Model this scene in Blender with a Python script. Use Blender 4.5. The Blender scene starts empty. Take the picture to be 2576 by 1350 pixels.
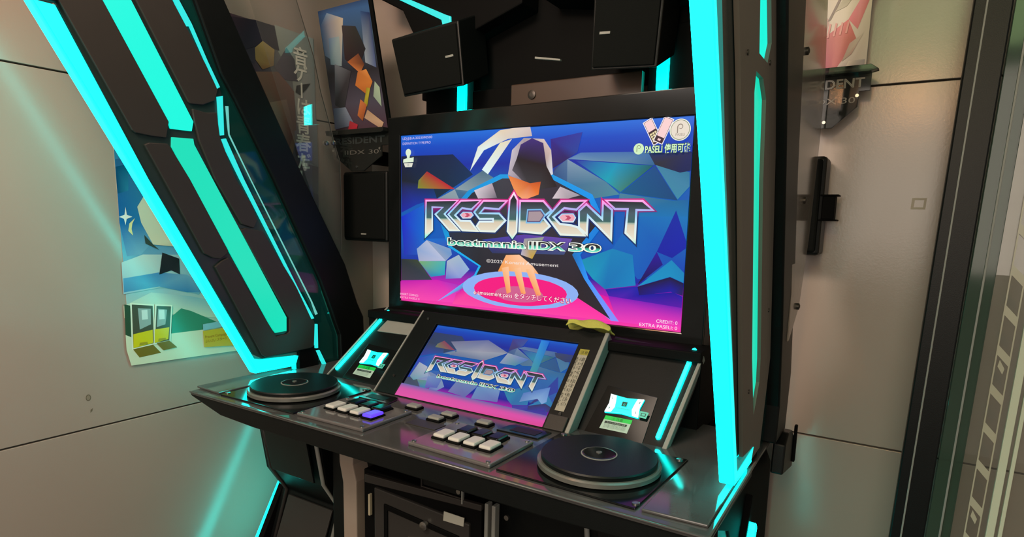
import bpy, bmesh, math, random
from mathutils import Matrix, Vector
from mathutils.geometry import tessellate_polygon

scene = bpy.context.scene
COL = scene.collection
random.seed(4)

# ------------------------------------------------------------------ colours
def lin(c):
    c = c / 255.0
    return c / 12.92 if c <= 0.04045 else ((c + 0.055) / 1.055) ** 2.4
def hx(h):
    return (lin(int(h[0:2], 16)), lin(int(h[2:4], 16)), lin(int(h[4:6], 16)), 1.0)

# ------------------------------------------------------------------ camera
cam_data = bpy.data.cameras.new('camera')
cam = bpy.data.objects.new('camera', cam_data)
COL.objects.link(cam)
YAW, PITCH, ROLL = 0.558320, 0.143429, -0.024692
fw = Vector((-math.sin(YAW) * math.cos(PITCH), math.cos(YAW) * math.cos(PITCH), -math.sin(PITCH)))
rt = Vector((math.cos(YAW), math.sin(YAW), 0.0))
dn = fw.cross(rt)
r2 = math.cos(ROLL) * rt + math.sin(ROLL) * dn
d2 = -math.sin(ROLL) * rt + math.cos(ROLL) * dn
m = Matrix.Identity(4)
for i in range(3):
    m[i][0], m[i][1], m[i][2] = r2[i], -d2[i], -fw[i]
m[0][3], m[1][3], m[2][3] = 0.943390, -1.588567, 1.40
cam.matrix_world = m
cam_data.sensor_width = 36.0
cam_data.lens = 36.0 * 1566.414 / 2576.0
cam_data.shift_x = 0.0
cam_data.shift_y = (785.446 - 675.0) / 2576.0
cam_data.clip_start = 0.02
scene.camera = cam

# ------------------------------------------------------------------ world, lamps, exposure
world = bpy.data.worlds.new('world')
scene.world = world
world.use_nodes = True
wb = world.node_tree.nodes['Background']
wb.inputs[0].default_value = (1.0, 0.86, 0.74, 1)
wb.inputs[1].default_value = 0.26
def area(name, loc, target, size, power, col, size_y=None):
    d = bpy.data.lights.new(name, 'AREA')
    d.energy = power; d.color = col; d.size = size
    if size_y:
        d.shape = 'RECTANGLE'; d.size_y = size_y
    o = bpy.data.objects.new(name, d); COL.objects.link(o)
    o.location = loc
    o.rotation_euler = (Vector(target) - Vector(loc)).to_track_quat('-Z', 'Y').to_euler()
    return o
area('overhead_fill', (-0.35, -2.55, 2.72), (0.1, -0.8, 1.0), 1.4, 23, (1.0, 0.90, 0.84), 0.9)  # added overhead fill for the room's ambient light, no fixture known
area('overhead_fill', (0.05, -1.9, 2.70), (0.9, 0.1, 1.0), 0.7, 42, (1.0, 0.82, 0.66))  # added warm fill to brighten the right side
area('overhead_fill', (-0.05, -0.55, 2.72), (-0.9, 0.0, 1.9), 0.6, 7, (1.0, 0.80, 0.64))  # added fill aimed at the dark upper left wall
area('front_fill', (0.95, -3.1, 1.75), (0.9, 0.2, 1.3), 1.6, 25, (1.0, 0.84, 0.71), 1.2)  # added soft fill from behind the camera, lifts the right wall
area('wall_lamp', (0.91, -2.8, 2.27), (0.93, 0.2, 1.7), 0.12, 5, (1.0, 0.45, 0.16))
area('overhead_fill', (1.00, -2.3, 2.70), (0.95, 0.2, 1.6), 0.8, 8.5, (0.72, 1.0, 0.42))  # added green lamp for the neon glow on the upper right wall
area('wall_lamp', (-0.25, -1.50, 2.40), (-0.75, -0.95, 1.75), 0.2, 5.0, (1.0, 0.34, 0.11))
scene.view_settings.view_transform = 'Standard'
scene.view_settings.look = 'None'
scene.view_settings.gamma = 1.0
scene.view_settings.use_curve_mapping = False
scene.view_settings.exposure = 0.0

# ------------------------------------------------------------------ materials
def mat_base(name):
    mt = bpy.data.materials.new(name); mt.use_nodes = True
    return mt, mt.node_tree.nodes, mt.node_tree.links
def pbr(name, col, rough=0.5, metal=0.0, spec=0.5, var=0.0, vscale=8.0, bump=0.0, bscale=60.0, coat=0.0, rvar=0.0):
    mt, n, l = mat_base(name)
    b = n['Principled BSDF']
    c = hx(col) if isinstance(col, str) else col
    b.inputs['Base Color'].default_value = c
    b.inputs['Roughness'].default_value = rough
    b.inputs['Metallic'].default_value = metal
    b.inputs['Specular IOR Level'].default_value = spec
    b.inputs['Coat Weight'].default_value = coat
    b.inputs['Coat Roughness'].default_value = 0.05
    tc = n.new('ShaderNodeTexCoord')
    if var > 0 or rvar > 0:
        nz = n.new('ShaderNodeTexNoise'); nz.inputs['Scale'].default_value = vscale; nz.inputs['Detail'].default_value = 5
        l.new(tc.outputs['Object'], nz.inputs['Vector'])
    if var > 0:
        mx = n.new('ShaderNodeMix'); mx.data_type = 'RGBA'
        mx.inputs[6].default_value = tuple(x * (1 - var) for x in c[:3]) + (1,)
        mx.inputs[7].default_value = tuple(min(1, x * (1 + var)) for x in c[:3]) + (1,)
        l.new(nz.outputs['Fac'], mx.inputs[0]); l.new(mx.outputs[2], b.inputs['Base Color'])
    if rvar > 0:
        mr = n.new('ShaderNodeMapRange')
        mr.inputs[1].default_value = 0.3; mr.inputs[2].default_value = 0.7
        mr.inputs[3].default_value = max(0.02, rough - rvar); mr.inputs[4].default_value = rough + rvar
        l.new(nz.outputs['Fac'], mr.inputs[0]); l.new(mr.outputs[0], b.inputs['Roughness'])
    if bump > 0:
        n2 = n.new('ShaderNodeTexNoise'); n2.inputs['Scale'].default_value = bscale; n2.inputs['Detail'].default_value = 4
        l.new(tc.outputs['Object'], n2.inputs['Vector'])
        bp = n.new('ShaderNodeBump'); bp.inputs['Strength'].default_value = bump; bp.inputs['Distance'].default_value = 0.002
        l.new(n2.outputs['Fac'], bp.inputs['Height']); l.new(bp.outputs['Normal'], b.inputs['Normal'])
    return mt
def glow(name, col, strength):
    mt, n, l = mat_base(name)
    b = n['Principled BSDF']
    b.inputs['Base Color'].default_value = (0.02, 0.05, 0.05, 1)
    b.inputs['Emission Color'].default_value = col
    b.inputs['Emission Strength'].default_value = strength
    b.inputs['Roughness'].default_value = 0.3
    return mt
def print_mat(name, emit=None, rough=0.35):
    mt, n, l = mat_base(name)
    b = n['Principled BSDF']
    at = n.new('ShaderNodeAttribute'); at.attribute_name = 'Col'
    if emit:
        b.inputs['Base Color'].default_value = (0.01, 0.01, 0.01, 1)
        b.inputs['Roughness'].default_value = 0.25
        b.inputs['Specular IOR Level'].default_value = 0.2
        l.new(at.outputs['Color'], b.inputs['Emission Color']); b.inputs['Emission Strength'].default_value = emit
    else:
        l.new(at.outputs['Color'], b.inputs['Base Color']); b.inputs['Roughness'].default_value = rough
    return mt
def clear(name, tint, amount, rough=0.03, haze=None):
    # sheet plastic or glass: see-through, a little gloss, optional milky share
    mt, n, l = mat_base(name)
    n.remove(n['Principled BSDF'])
    out = n['Material Output']
    tr = n.new('ShaderNodeBsdfTransparent'); tr.inputs[0].default_value = tint
    gl = n.new('ShaderNodeBsdfGlossy'); gl.inputs['Roughness'].default_value = rough
    lw = n.new('ShaderNodeFresnel'); lw.inputs['IOR'].default_value = 1.45
    mx = n.new('ShaderNodeMixShader')
    l.new(lw.outputs[0], mx.inputs[0])
    if haze:
        df = n.new('ShaderNodeBsdfDiffuse'); df.inputs[0].default_value = haze
        m2 = n.new('ShaderNodeMixShader'); m2.inputs[0].default_value = amount
        l.new(tr.outputs[0], m2.inputs[1]); l.new(df.outputs[0], m2.inputs[2]); l.new(m2.outputs[0], mx.inputs[1])
    else:
        l.new(tr.outputs[0], mx.inputs[1])
    l.new(gl.outputs[0], mx.inputs[2]); l.new(mx.outputs[0], out.inputs['Surface'])
    return mt

M = {}
M['wall'] = pbr('wall_panel', (0.39, 0.335, 0.295, 1), 0.20, var=0.07, vscale=2.2, bump=0.06, bscale=220, rvar=0.05)
M['joint'] = pbr('wall_joint', '2a2018', 0.7)
M['floor'] = pbr('floor_tile', '3a3632', 0.5, var=0.2, vscale=5)
M['black'] = pbr('black_plastic', (0.0030, 0.0044, 0.0044, 1), 0.42, spec=0.25, var=0.2, vscale=30, bump=0.1, bscale=500)
M['matte'] = pbr('matte_black', (0.0025, 0.0027, 0.0027, 1), 0.7, spec=0.08)
M['channel'] = pbr('strip_channel', (0.016, 0.030, 0.029, 1), 0.25, spec=0.5)
M['gloss'] = pbr('gloss_black', (0.005, 0.006, 0.006, 1), 0.14, spec=0.4, var=0.3, vscale=20)
M['grille'] = pbr('speaker_cloth', (0.0035, 0.0045, 0.0042, 1), 0.85, spec=0.1, var=0.3, vscale=600, bump=0.3, bscale=900)
M['plate'] = pbr('grey_cover', (0.030, 0.028, 0.026, 1), 0.42, spec=0.4, var=0.08, vscale=14, bump=0.08, bscale=400)
M['outer'] = pbr('grey_metal', (0.15, 0.13, 0.11, 1), 0.45, spec=0.4, var=0.06, vscale=10)
M['deck'] = pbr('deck_laminate', (0.060, 0.060, 0.060, 1), 0.09, spec=0.75, var=0.25, vscale=14, rvar=0.04)
M['cover'] = pbr('deck_cover', (0.105, 0.10, 0.10, 1), 0.10, spec=0.8, var=0.15, vscale=20, rvar=0.04)
M['trim'] = pbr('grey_trim', (0.23, 0.24, 0.22, 1), 0.45, var=0.1, vscale=30)
M['cream'] = pbr('beige_metal', (0.30, 0.245, 0.20, 1), 0.45, var=0.12, vscale=9)
M['rim'] = pbr('platter_rim', (0.10, 0.105, 0.095, 1), 0.25, spec=0.6, var=0.2, vscale=25)
M['white_key'] = pbr('white_key', (0.52, 0.52, 0.49, 1), 0.3, var=0.06, vscale=30)
M['bolt'] = pbr('bolt_steel', (0.45, 0.45, 0.42, 1), 0.3, metal=1.0)
M['screw'] = pbr('dark_screw', (0.05, 0.045, 0.04, 1), 0.4, metal=0.6)
M['brown'] = pbr('warm_lit_board', (0.045, 0.024, 0.014, 1), 0.4, var=0.15, vscale=6)
M['cloth'] = pbr('yellow_cloth', (0.42, 0.42, 0.09, 1), 0.9, spec=0.1, var=0.15, vscale=40, bump=0.5, bscale=300)
M['brass'] = pbr('pale_hinge', (0.62, 0.55, 0.38, 1), 0.4, metal=0.4)
M['paper'] = pbr('paper_label', (0.42, 0.42, 0.36, 1), 0.6)
M['cable'] = pbr('grey_cable', (0.22, 0.19, 0.16, 1), 0.5)
M['strip'] = glow('strip_light', (0.0, 1.0, 0.86, 1), 9.5)
M['strip_soft'] = glow('strip_face', (0.0, 0.80, 0.70, 1), 1.5)
M['guide'] = glow('light_guide', (0.0, 0.19, 0.17, 1), 1.0)
M['wide_top'] = glow('wide_light_upper', (0.0, 0.92, 0.72, 1), 1.0)
M['wide_low'] = glow('wide_light_lower', (0.0, 0.72, 0.47, 1), 1.0)
M['line'] = glow('line_light', (0.02, 0.80, 0.76, 1), 1.0)
M['etch'] = glow('etched_line', (0.16, 0.62, 0.55, 1), 0.9)
M['core_white'] = glow('strip_core', (0.45, 1.0, 0.85, 1), 1.6)
M['key_blue'] = glow('lit_key', (0.10, 0.03, 1.0, 1), 1.6)
M['reader'] = glow('reader_light', (0.0, 1.0, 0.86, 1), 1.2)
M['reader_hot'] = glow('reader_hot', (0.75, 1.0, 0.93, 1), 2.2)
M['teal_glass'] = clear('teal_acrylic', (0.42, 0.72, 0.70, 1), 0.10, 0.05, (0.03, 0.30, 0.28, 1))
M['frost'] = clear('frosted_acrylic', (0.95, 0.93, 0.9, 1), 0.52, 0.12, (0.42, 0.37, 0.31, 1))
M['pane'] = clear('clear_glass', (0.93, 0.95, 0.93, 1), 0.05, 0.01, (0.5, 0.5, 0.48, 1))
M['green_glass'] = clear('green_glass_edge', (0.30, 0.46, 0.38, 1), 0.45, 0.08, (0.07, 0.115, 0.085, 1))
M['acryl'] = clear('smoked_acrylic', (0.40, 0.42, 0.40, 1), 0.35, 0.05, (0.04, 0.045, 0.042, 1))
M['screen_print'] = print_mat('screen_picture', 1.0)
M['screen_dim'] = print_mat('small_screen_picture', 0.85)
M['paper_print'] = print_mat('poster_print', None, 0.28)
M['residue'] = pbr('tape_residue', (0.35, 0.30, 0.22, 1), 0.4)
M['decal'] = pbr('white_decal', (0.50, 0.48, 0.40, 1), 0.5)
M['pale_bar'] = pbr('pale_bar', (0.56, 0.60, 0.46, 1), 0.35)

# ------------------------------------------------------------------ object helpers
def root(name, label, cat, loc, group=None):
    o = bpy.data.objects.new(name, None); COL.objects.link(o)
    o.empty_display_size = 0.05
    o.location = loc; o['label'] = label; o['category'] = cat
    o['_base'] = list(loc)
    if group: o['group'] = group
    return o
def base_of(p):
    while p is not None and p.parent is not None: p = p.parent
    return Vector(p['_base']) if p is not None and '_base' in p else Vector((0, 0, 0))
def link(name, me, mt, parent=None, label=None, bevel=0.0, smooth=False, kind=None):
    if parent is not None:
        b = base_of(parent)
        for v in me.vertices: v.co -= b
    if mt is not None and not me.materials: me.materials.append(mt)
    o = bpy.data.objects.new(name, me); COL.objects.link(o)
    if parent is not None: o.parent = parent
    if label: o['label'] = label
    if kind: o['kind'] = kind
    if smooth:
        for p in me.polygons: p.use_smooth = True
    if bevel > 0:
        md = o.modifiers.new('bevel', 'BEVEL'); md.width = bevel; md.segments = 2; md.limit_method = 'ANGLE'; md.angle_limit = 0.6
    return o
def mesh_of(bm, name):
    bmesh.ops.recalc_face_normals(bm, faces=bm.faces)
    me = bpy.data.meshes.new(name); bm.to_mesh(me); bm.free(); return me
def add_box(bm, lo, hi):
    vs = [bm.verts.new((x, y, z)) for x in (lo[0], hi[0]) for y in (lo[1], hi[1]) for z in (lo[2], hi[2])]
    for f in ((0, 1, 3, 2), (4, 6, 7, 5), (0, 4, 5, 1), (2, 3, 7, 6), (0, 2, 6, 4), (1, 5, 7, 3)):
        bm.faces.new([vs[i] for i in f])
def box(name, lo, hi, mt, parent=None, label=None, bevel=0.002, kind=None):
    bm = bmesh.new(); add_box(bm, lo, hi)
    return link(name, mesh_of(bm, name), mt, parent, label, bevel, kind=kind)
def prism(name, pts, f, a, b, mt, parent=None, label=None, holes=(), bevel=0.0, kind=None):
    # a flat outline (with holes) given thickness: f(u, v, w) maps the outline and the depth w into the room
    loops = [list(pts)] + [list(h) for h in holes]
    flat = [p for lp in loops for p in lp]
    tris = tessellate_polygon([[Vector((p[0], p[1], 0)) for p in lp] for lp in loops])
    bm = bmesh.new()
    va = [bm.verts.new(f(p[0], p[1], a)) for p in flat]
    vb = [bm.verts.new(f(p[0], p[1], b)) for p in flat]
    if holes:
        for t in tris:
            bm.faces.new([va[i] for i in t]); bm.faces.new([vb[i] for i in reversed(t)])
    else:
        bm.faces.new(va); bm.faces.new(list(reversed(vb)))
    k = 0
    for lp in loops:
        n = len(lp)
        for i in range(n):
            j = (i + 1) % n
            bm.faces.new((va[k + i], va[k + j], vb[k + j], vb[k + i]))
        k += n
    return link(name, mesh_of(bm, name), mt, parent, label, bevel, kind=kind)
def lathe(name, prof, centre, mt, parent=None, label=None, n=64, axis='Z', smooth=True):
    bm = bmesh.new(); rings = []
    c = Vector(centre)
    for r, h in prof:
        ring = []
        for i in range(n):
            a = 2 * math.pi * i / n
            if axis == 'Z': p = Vector((r * math.cos(a), r * math.sin(a), h))
            elif axis == 'Y': p = Vector((r * math.cos(a), h, r * math.sin(a)))
            else: p = Vector((h, r * math.cos(a), r * math.sin(a)))
            ring.append(bm.verts.new(c + p))
        rings.append(ring)
    for a, b in zip(rings, rings[1:]):
        for i in range(n): bm.faces.new((a[i], a[(i + 1) % n], b[(i + 1) % n], b[i]))
    bm.faces.new(rings[0]); bm.faces.new(rings[-1])
    o = link(name, mesh_of(bm, name), mt, parent, label)
    if smooth:
        for p in o.data.polygons: p.use_smooth = len(p.vertices) == 4
        md = o.modifiers.new('edges', 'EDGE_SPLIT'); md.split_angle = 0.6
    return o
def tube(name, pts, r, mt, parent=None, label=None, n=8):
    bm = bmesh.new(); rings = []
    P = [Vector(p) for p in pts]
    for i, p in enumerate(P):
        d = (P[min(i + 1, len(P) - 1)] - P[max(i - 1, 0)]).normalized()
        s = d.orthogonal().normalized(); t = d.cross(s)
        rings.append([bm.verts.new(p + r * (math.cos(a) * s + math.sin(a) * t)) for a in [2 * math.pi * k / n for k in range(n)]])
    for a, b in zip(rings, rings[1:]):
        for i in range(n): bm.faces.new((a[i], a[(i + 1) % n], b[(i + 1) % n], b[i]))
    bm.faces.new(rings[0]); bm.faces.new(rings[-1])
    return link(name, mesh_of(bm, name), mt, parent, label, smooth=True)

# flat print: layered outlines with a colour per corner, laid on a frame (u right, v up, outwards)
def frame(origin, u, v):
    u = Vector(u).normalized(); v = Vector(v).normalized(); w = u.cross(v)
    m = Matrix.Identity(4)
    for i in range(3): m[i][0], m[i][1], m[i][2], m[i][3] = u[i], v[i], w[i], origin[i]
    return m
def shade(stops):
    # colour by height: stops = [(v, hex), ...] from low to high
    S = [(s, hx(c)) for s, c in stops]
    def f(u, v):
        if v <= S[0][0]: return S[0][1]
        for (a, ca), (b, cb) in zip(S, S[1:]):
            if v <= b:
                t = (v - a) / max(1e-9, b - a)
                return tuple(ca[i] + (cb[i] - ca[i]) * t for i in range(4))
        return S[-1][1]
    f.levels = [s for s, _ in S]
    return f
class Print:
    def __init__(self, eps=0.00025):
        self.items = []; self.eps = eps; self.z = 0
    def add(self, pts, col, same=False):
        if not same: self.z += 1
        self.items.append((list(pts), col, self.z))
    def text(self, body, u, v, size, col, sx=1.0, off=0.0, align='LEFT', rot=0.0, same=False, space=1.0, width=None):
        cu = bpy.data.curves.new('lettering', 'FONT'); cu.body = body; cu.size = size; cu.offset = off
        cu.align_x = align; cu.resolution_u = 3; cu.space_character = space; cu.fill_mode = 'FRONT' if hasattr(cu, 'fill_mode') else cu.fill_mode
        o = bpy.data.objects.new('lettering', cu); COL.objects.link(o)
        bpy.context.view_layer.update()
        dg = bpy.context.evaluated_depsgraph_get()
        me = bpy.data.meshes.new_from_object(o.evaluated_get(dg))
        if not same: self.z += 1
        xs = [q.co.x for q in me.vertices]
        if width and xs: sx = width / max(1e-6, max(xs) - min(xs)); u = u - min(xs) * sx
        c, s = math.cos(rot), math.sin(rot)
        P = [(u + c * q.co.x * sx - s * q.co.y, v + s * q.co.x * sx + c * q.co.y) for q in me.vertices]
        for p in me.polygons: self.items.append(([P[i] for i in p.vertices], col, self.z))
        bpy.data.objects.remove(o); bpy.data.curves.remove(cu); bpy.data.meshes.remove(me)
    def build(self, name, M4, mt, parent=None, label=None, clip=None, kind=None):
        bm = bmesh.new(); lay = bm.loops.layers.float_color.new('Col')
        for pts, col, z in self.items:
            vs = [bm.verts.new((p[0], p[1], z * self.eps)) for p in pts]
            try: f = bm.faces.new(vs)
            except ValueError: continue
            f.normal_update()
            if f.normal.z < 0: f.normal_flip()
            if callable(col):
                geom = [f] + list(f.edges) + list(f.verts); faces = [f]
                for L in getattr(col, 'levels', []):
                    fs = [x for x in faces if x.is_valid]
                    g = list(fs) + list({e for x in fs for e in x.edges}) + list({q for x in fs for q in x.verts})
                    if not (min(q.co.y for x in fs for q in x.verts) < L < max(q.co.y for x in fs for q in x.verts)): continue
                    r = bmesh.ops.bisect_plane(bm, geom=g, plane_co=(0, L, 0), plane_no=(0, 1, 0))
                    faces = list({x for x in r['geom'] if isinstance(x, bmesh.types.BMFace)} | {x for x in fs if x.is_valid})
                for x in faces:
                    cy = sum(q.co.y for q in x.verts) / len(x.verts)
                    for lp in x.loops:
                        yv = lp.vert.co.y; yv += (cy - yv) * 1e-3
                        lp[lay] = col(lp.vert.co.x, yv)
            elif isinstance(col, str):
                c = hx(col)
                for lp in f.loops: lp[lay] = c
            else:
                for lp in f.loops:
                    k = [i for i, q in enumerate(vs) if q is lp.vert or q == lp.vert][0]
                    lp[lay] = hx(col[k % len(col)])
        bmesh.ops.triangulate(bm, faces=[f for f in bm.faces if len(f.verts) > 4])
        if clip:   # cut the print off at the sheet's own edge (u0, v0, u1, v1)
            for co, no in (((clip[0], 0, 0), (-1, 0, 0)), ((clip[2], 0, 0), (1, 0, 0)), ((0, clip[1], 0), (0, -1, 0)), ((0, clip[3], 0), (0, 1, 0))):
                bmesh.ops.bisect_plane(bm, geom=bm.faces[:] + bm.edges[:] + bm.verts[:], plane_co=co, plane_no=no, clear_outer=True)
        bm.transform(M4)
        me = bpy.data.meshes.new(name); bm.to_mesh(me); bm.free()
        return link(name, me, mt, parent, label, kind=kind)
def inset(pts, d):
    # shrink an outline by d (each edge moved inwards, corners re-met)
    n = len(pts); A = sum(pts[i][0] * pts[(i + 1) % n][1] - pts[(i + 1) % n][0] * pts[i][1] for i in range(n))
    sg = 1 if A > 0 else -1; out = []
    for i in range(n):
        p0, p1, p2 = (Vector(pts[i - 1]), Vector(pts[i]), Vector(pts[(i + 1) % n]))
        e1 = (p1 - p0).normalized(); e2 = (p2 - p1).normalized()
        n1 = Vector((-e1.y, e1.x)) * sg; n2 = Vector((-e2.y, e2.x)) * sg
        k = n1 + n2; q = max(0.35, 1 + n1.dot(n2))
        out.append(tuple(p1 + k * (d / q)))
    return out
LOGO = [[(-0.368, 0.065), (-0.233, 0.065), (-0.286, 0.021), (-0.225, -0.031), (-0.272, -0.032), (-0.332, 0.02), (-0.301, 0.04), (-0.337, 0.039), (-0.336, -0.031), (-0.37, -0.058)], [(-0.228, 0.065), (-0.147, 0.065), (-0.186, 0.033), (-0.221, 0.037), (-0.244, 0.018), (-0.226, 0.004), (-0.189, 0.004), (-0.172, -0.014), (-0.155, -0.031), (-0.221, -0.031), (-0.28, 0.02)], [(-0.231, 0.019), (-0.218, 0.029), (-0.186, 0.029), (-0.177, 0.019), (-0.189, 0.009), (-0.219, 0.008)], [(-0.144, 0.065), (-0.053, 0.064), (-0.085, 0.035), (-0.138, 0.038), (-0.15, 0.027), (-0.084, 0.028), (-0.058, 0.005), (-0.098, -0.031), (-0.154, -0.031), (-0.17, -0.014), (-0.157, 0.003), (-0.109, 0.004), (-0.109, 0.006), (-0.157, 0.005), (-0.18, 0.028)], [(-0.035, 0.089), (-0.019, 0.065), (-0.02, -0.028), (-0.037, -0.049), (-0.057, -0.027), (-0.052, 0.066)], [(-0.016, 0.065), (0.065, 0.065), (0.095, 0.036), (0.068, 0.016), (0.092, -0.008), (0.062, -0.032), (-0.017, -0.028)], [(0.12, 0.065), (0.202, 0.065), (0.17, 0.036), (0.132, 0.04), (0.102, 0.018), (0.12, 0.002), (0.155, -0.001), (0.176, -0.006), (0.203, -0.033), (0.121, -0.033), (0.075, 0.017)], [(0.112, 0.017), (0.124, 0.028), (0.16, 0.029), (0.169, 0.017), (0.161, 0.004), (0.127, 0.004)], [(0.174, 0.037), (0.198, 0.058), (0.244, 0.021), (0.244, 0.066), (0.277, 0.041), (0.278, -0.045), (0.207, 0.017), (0.206, -0.033), (0.176, -0.011)], [(0.25, 0.066), (0.359, 0.066), (0.392, 0.038), (0.345, 0.037), (0.345, -0.049), (0.312, -0.021), (0.315, 0.039), (0.281, 0.039)]]
DHOLE = [(0.015, 0.035), (0.057, 0.036), (0.069, 0.022), (0.055, 0.003), (0.012, 0.002)]
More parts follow.
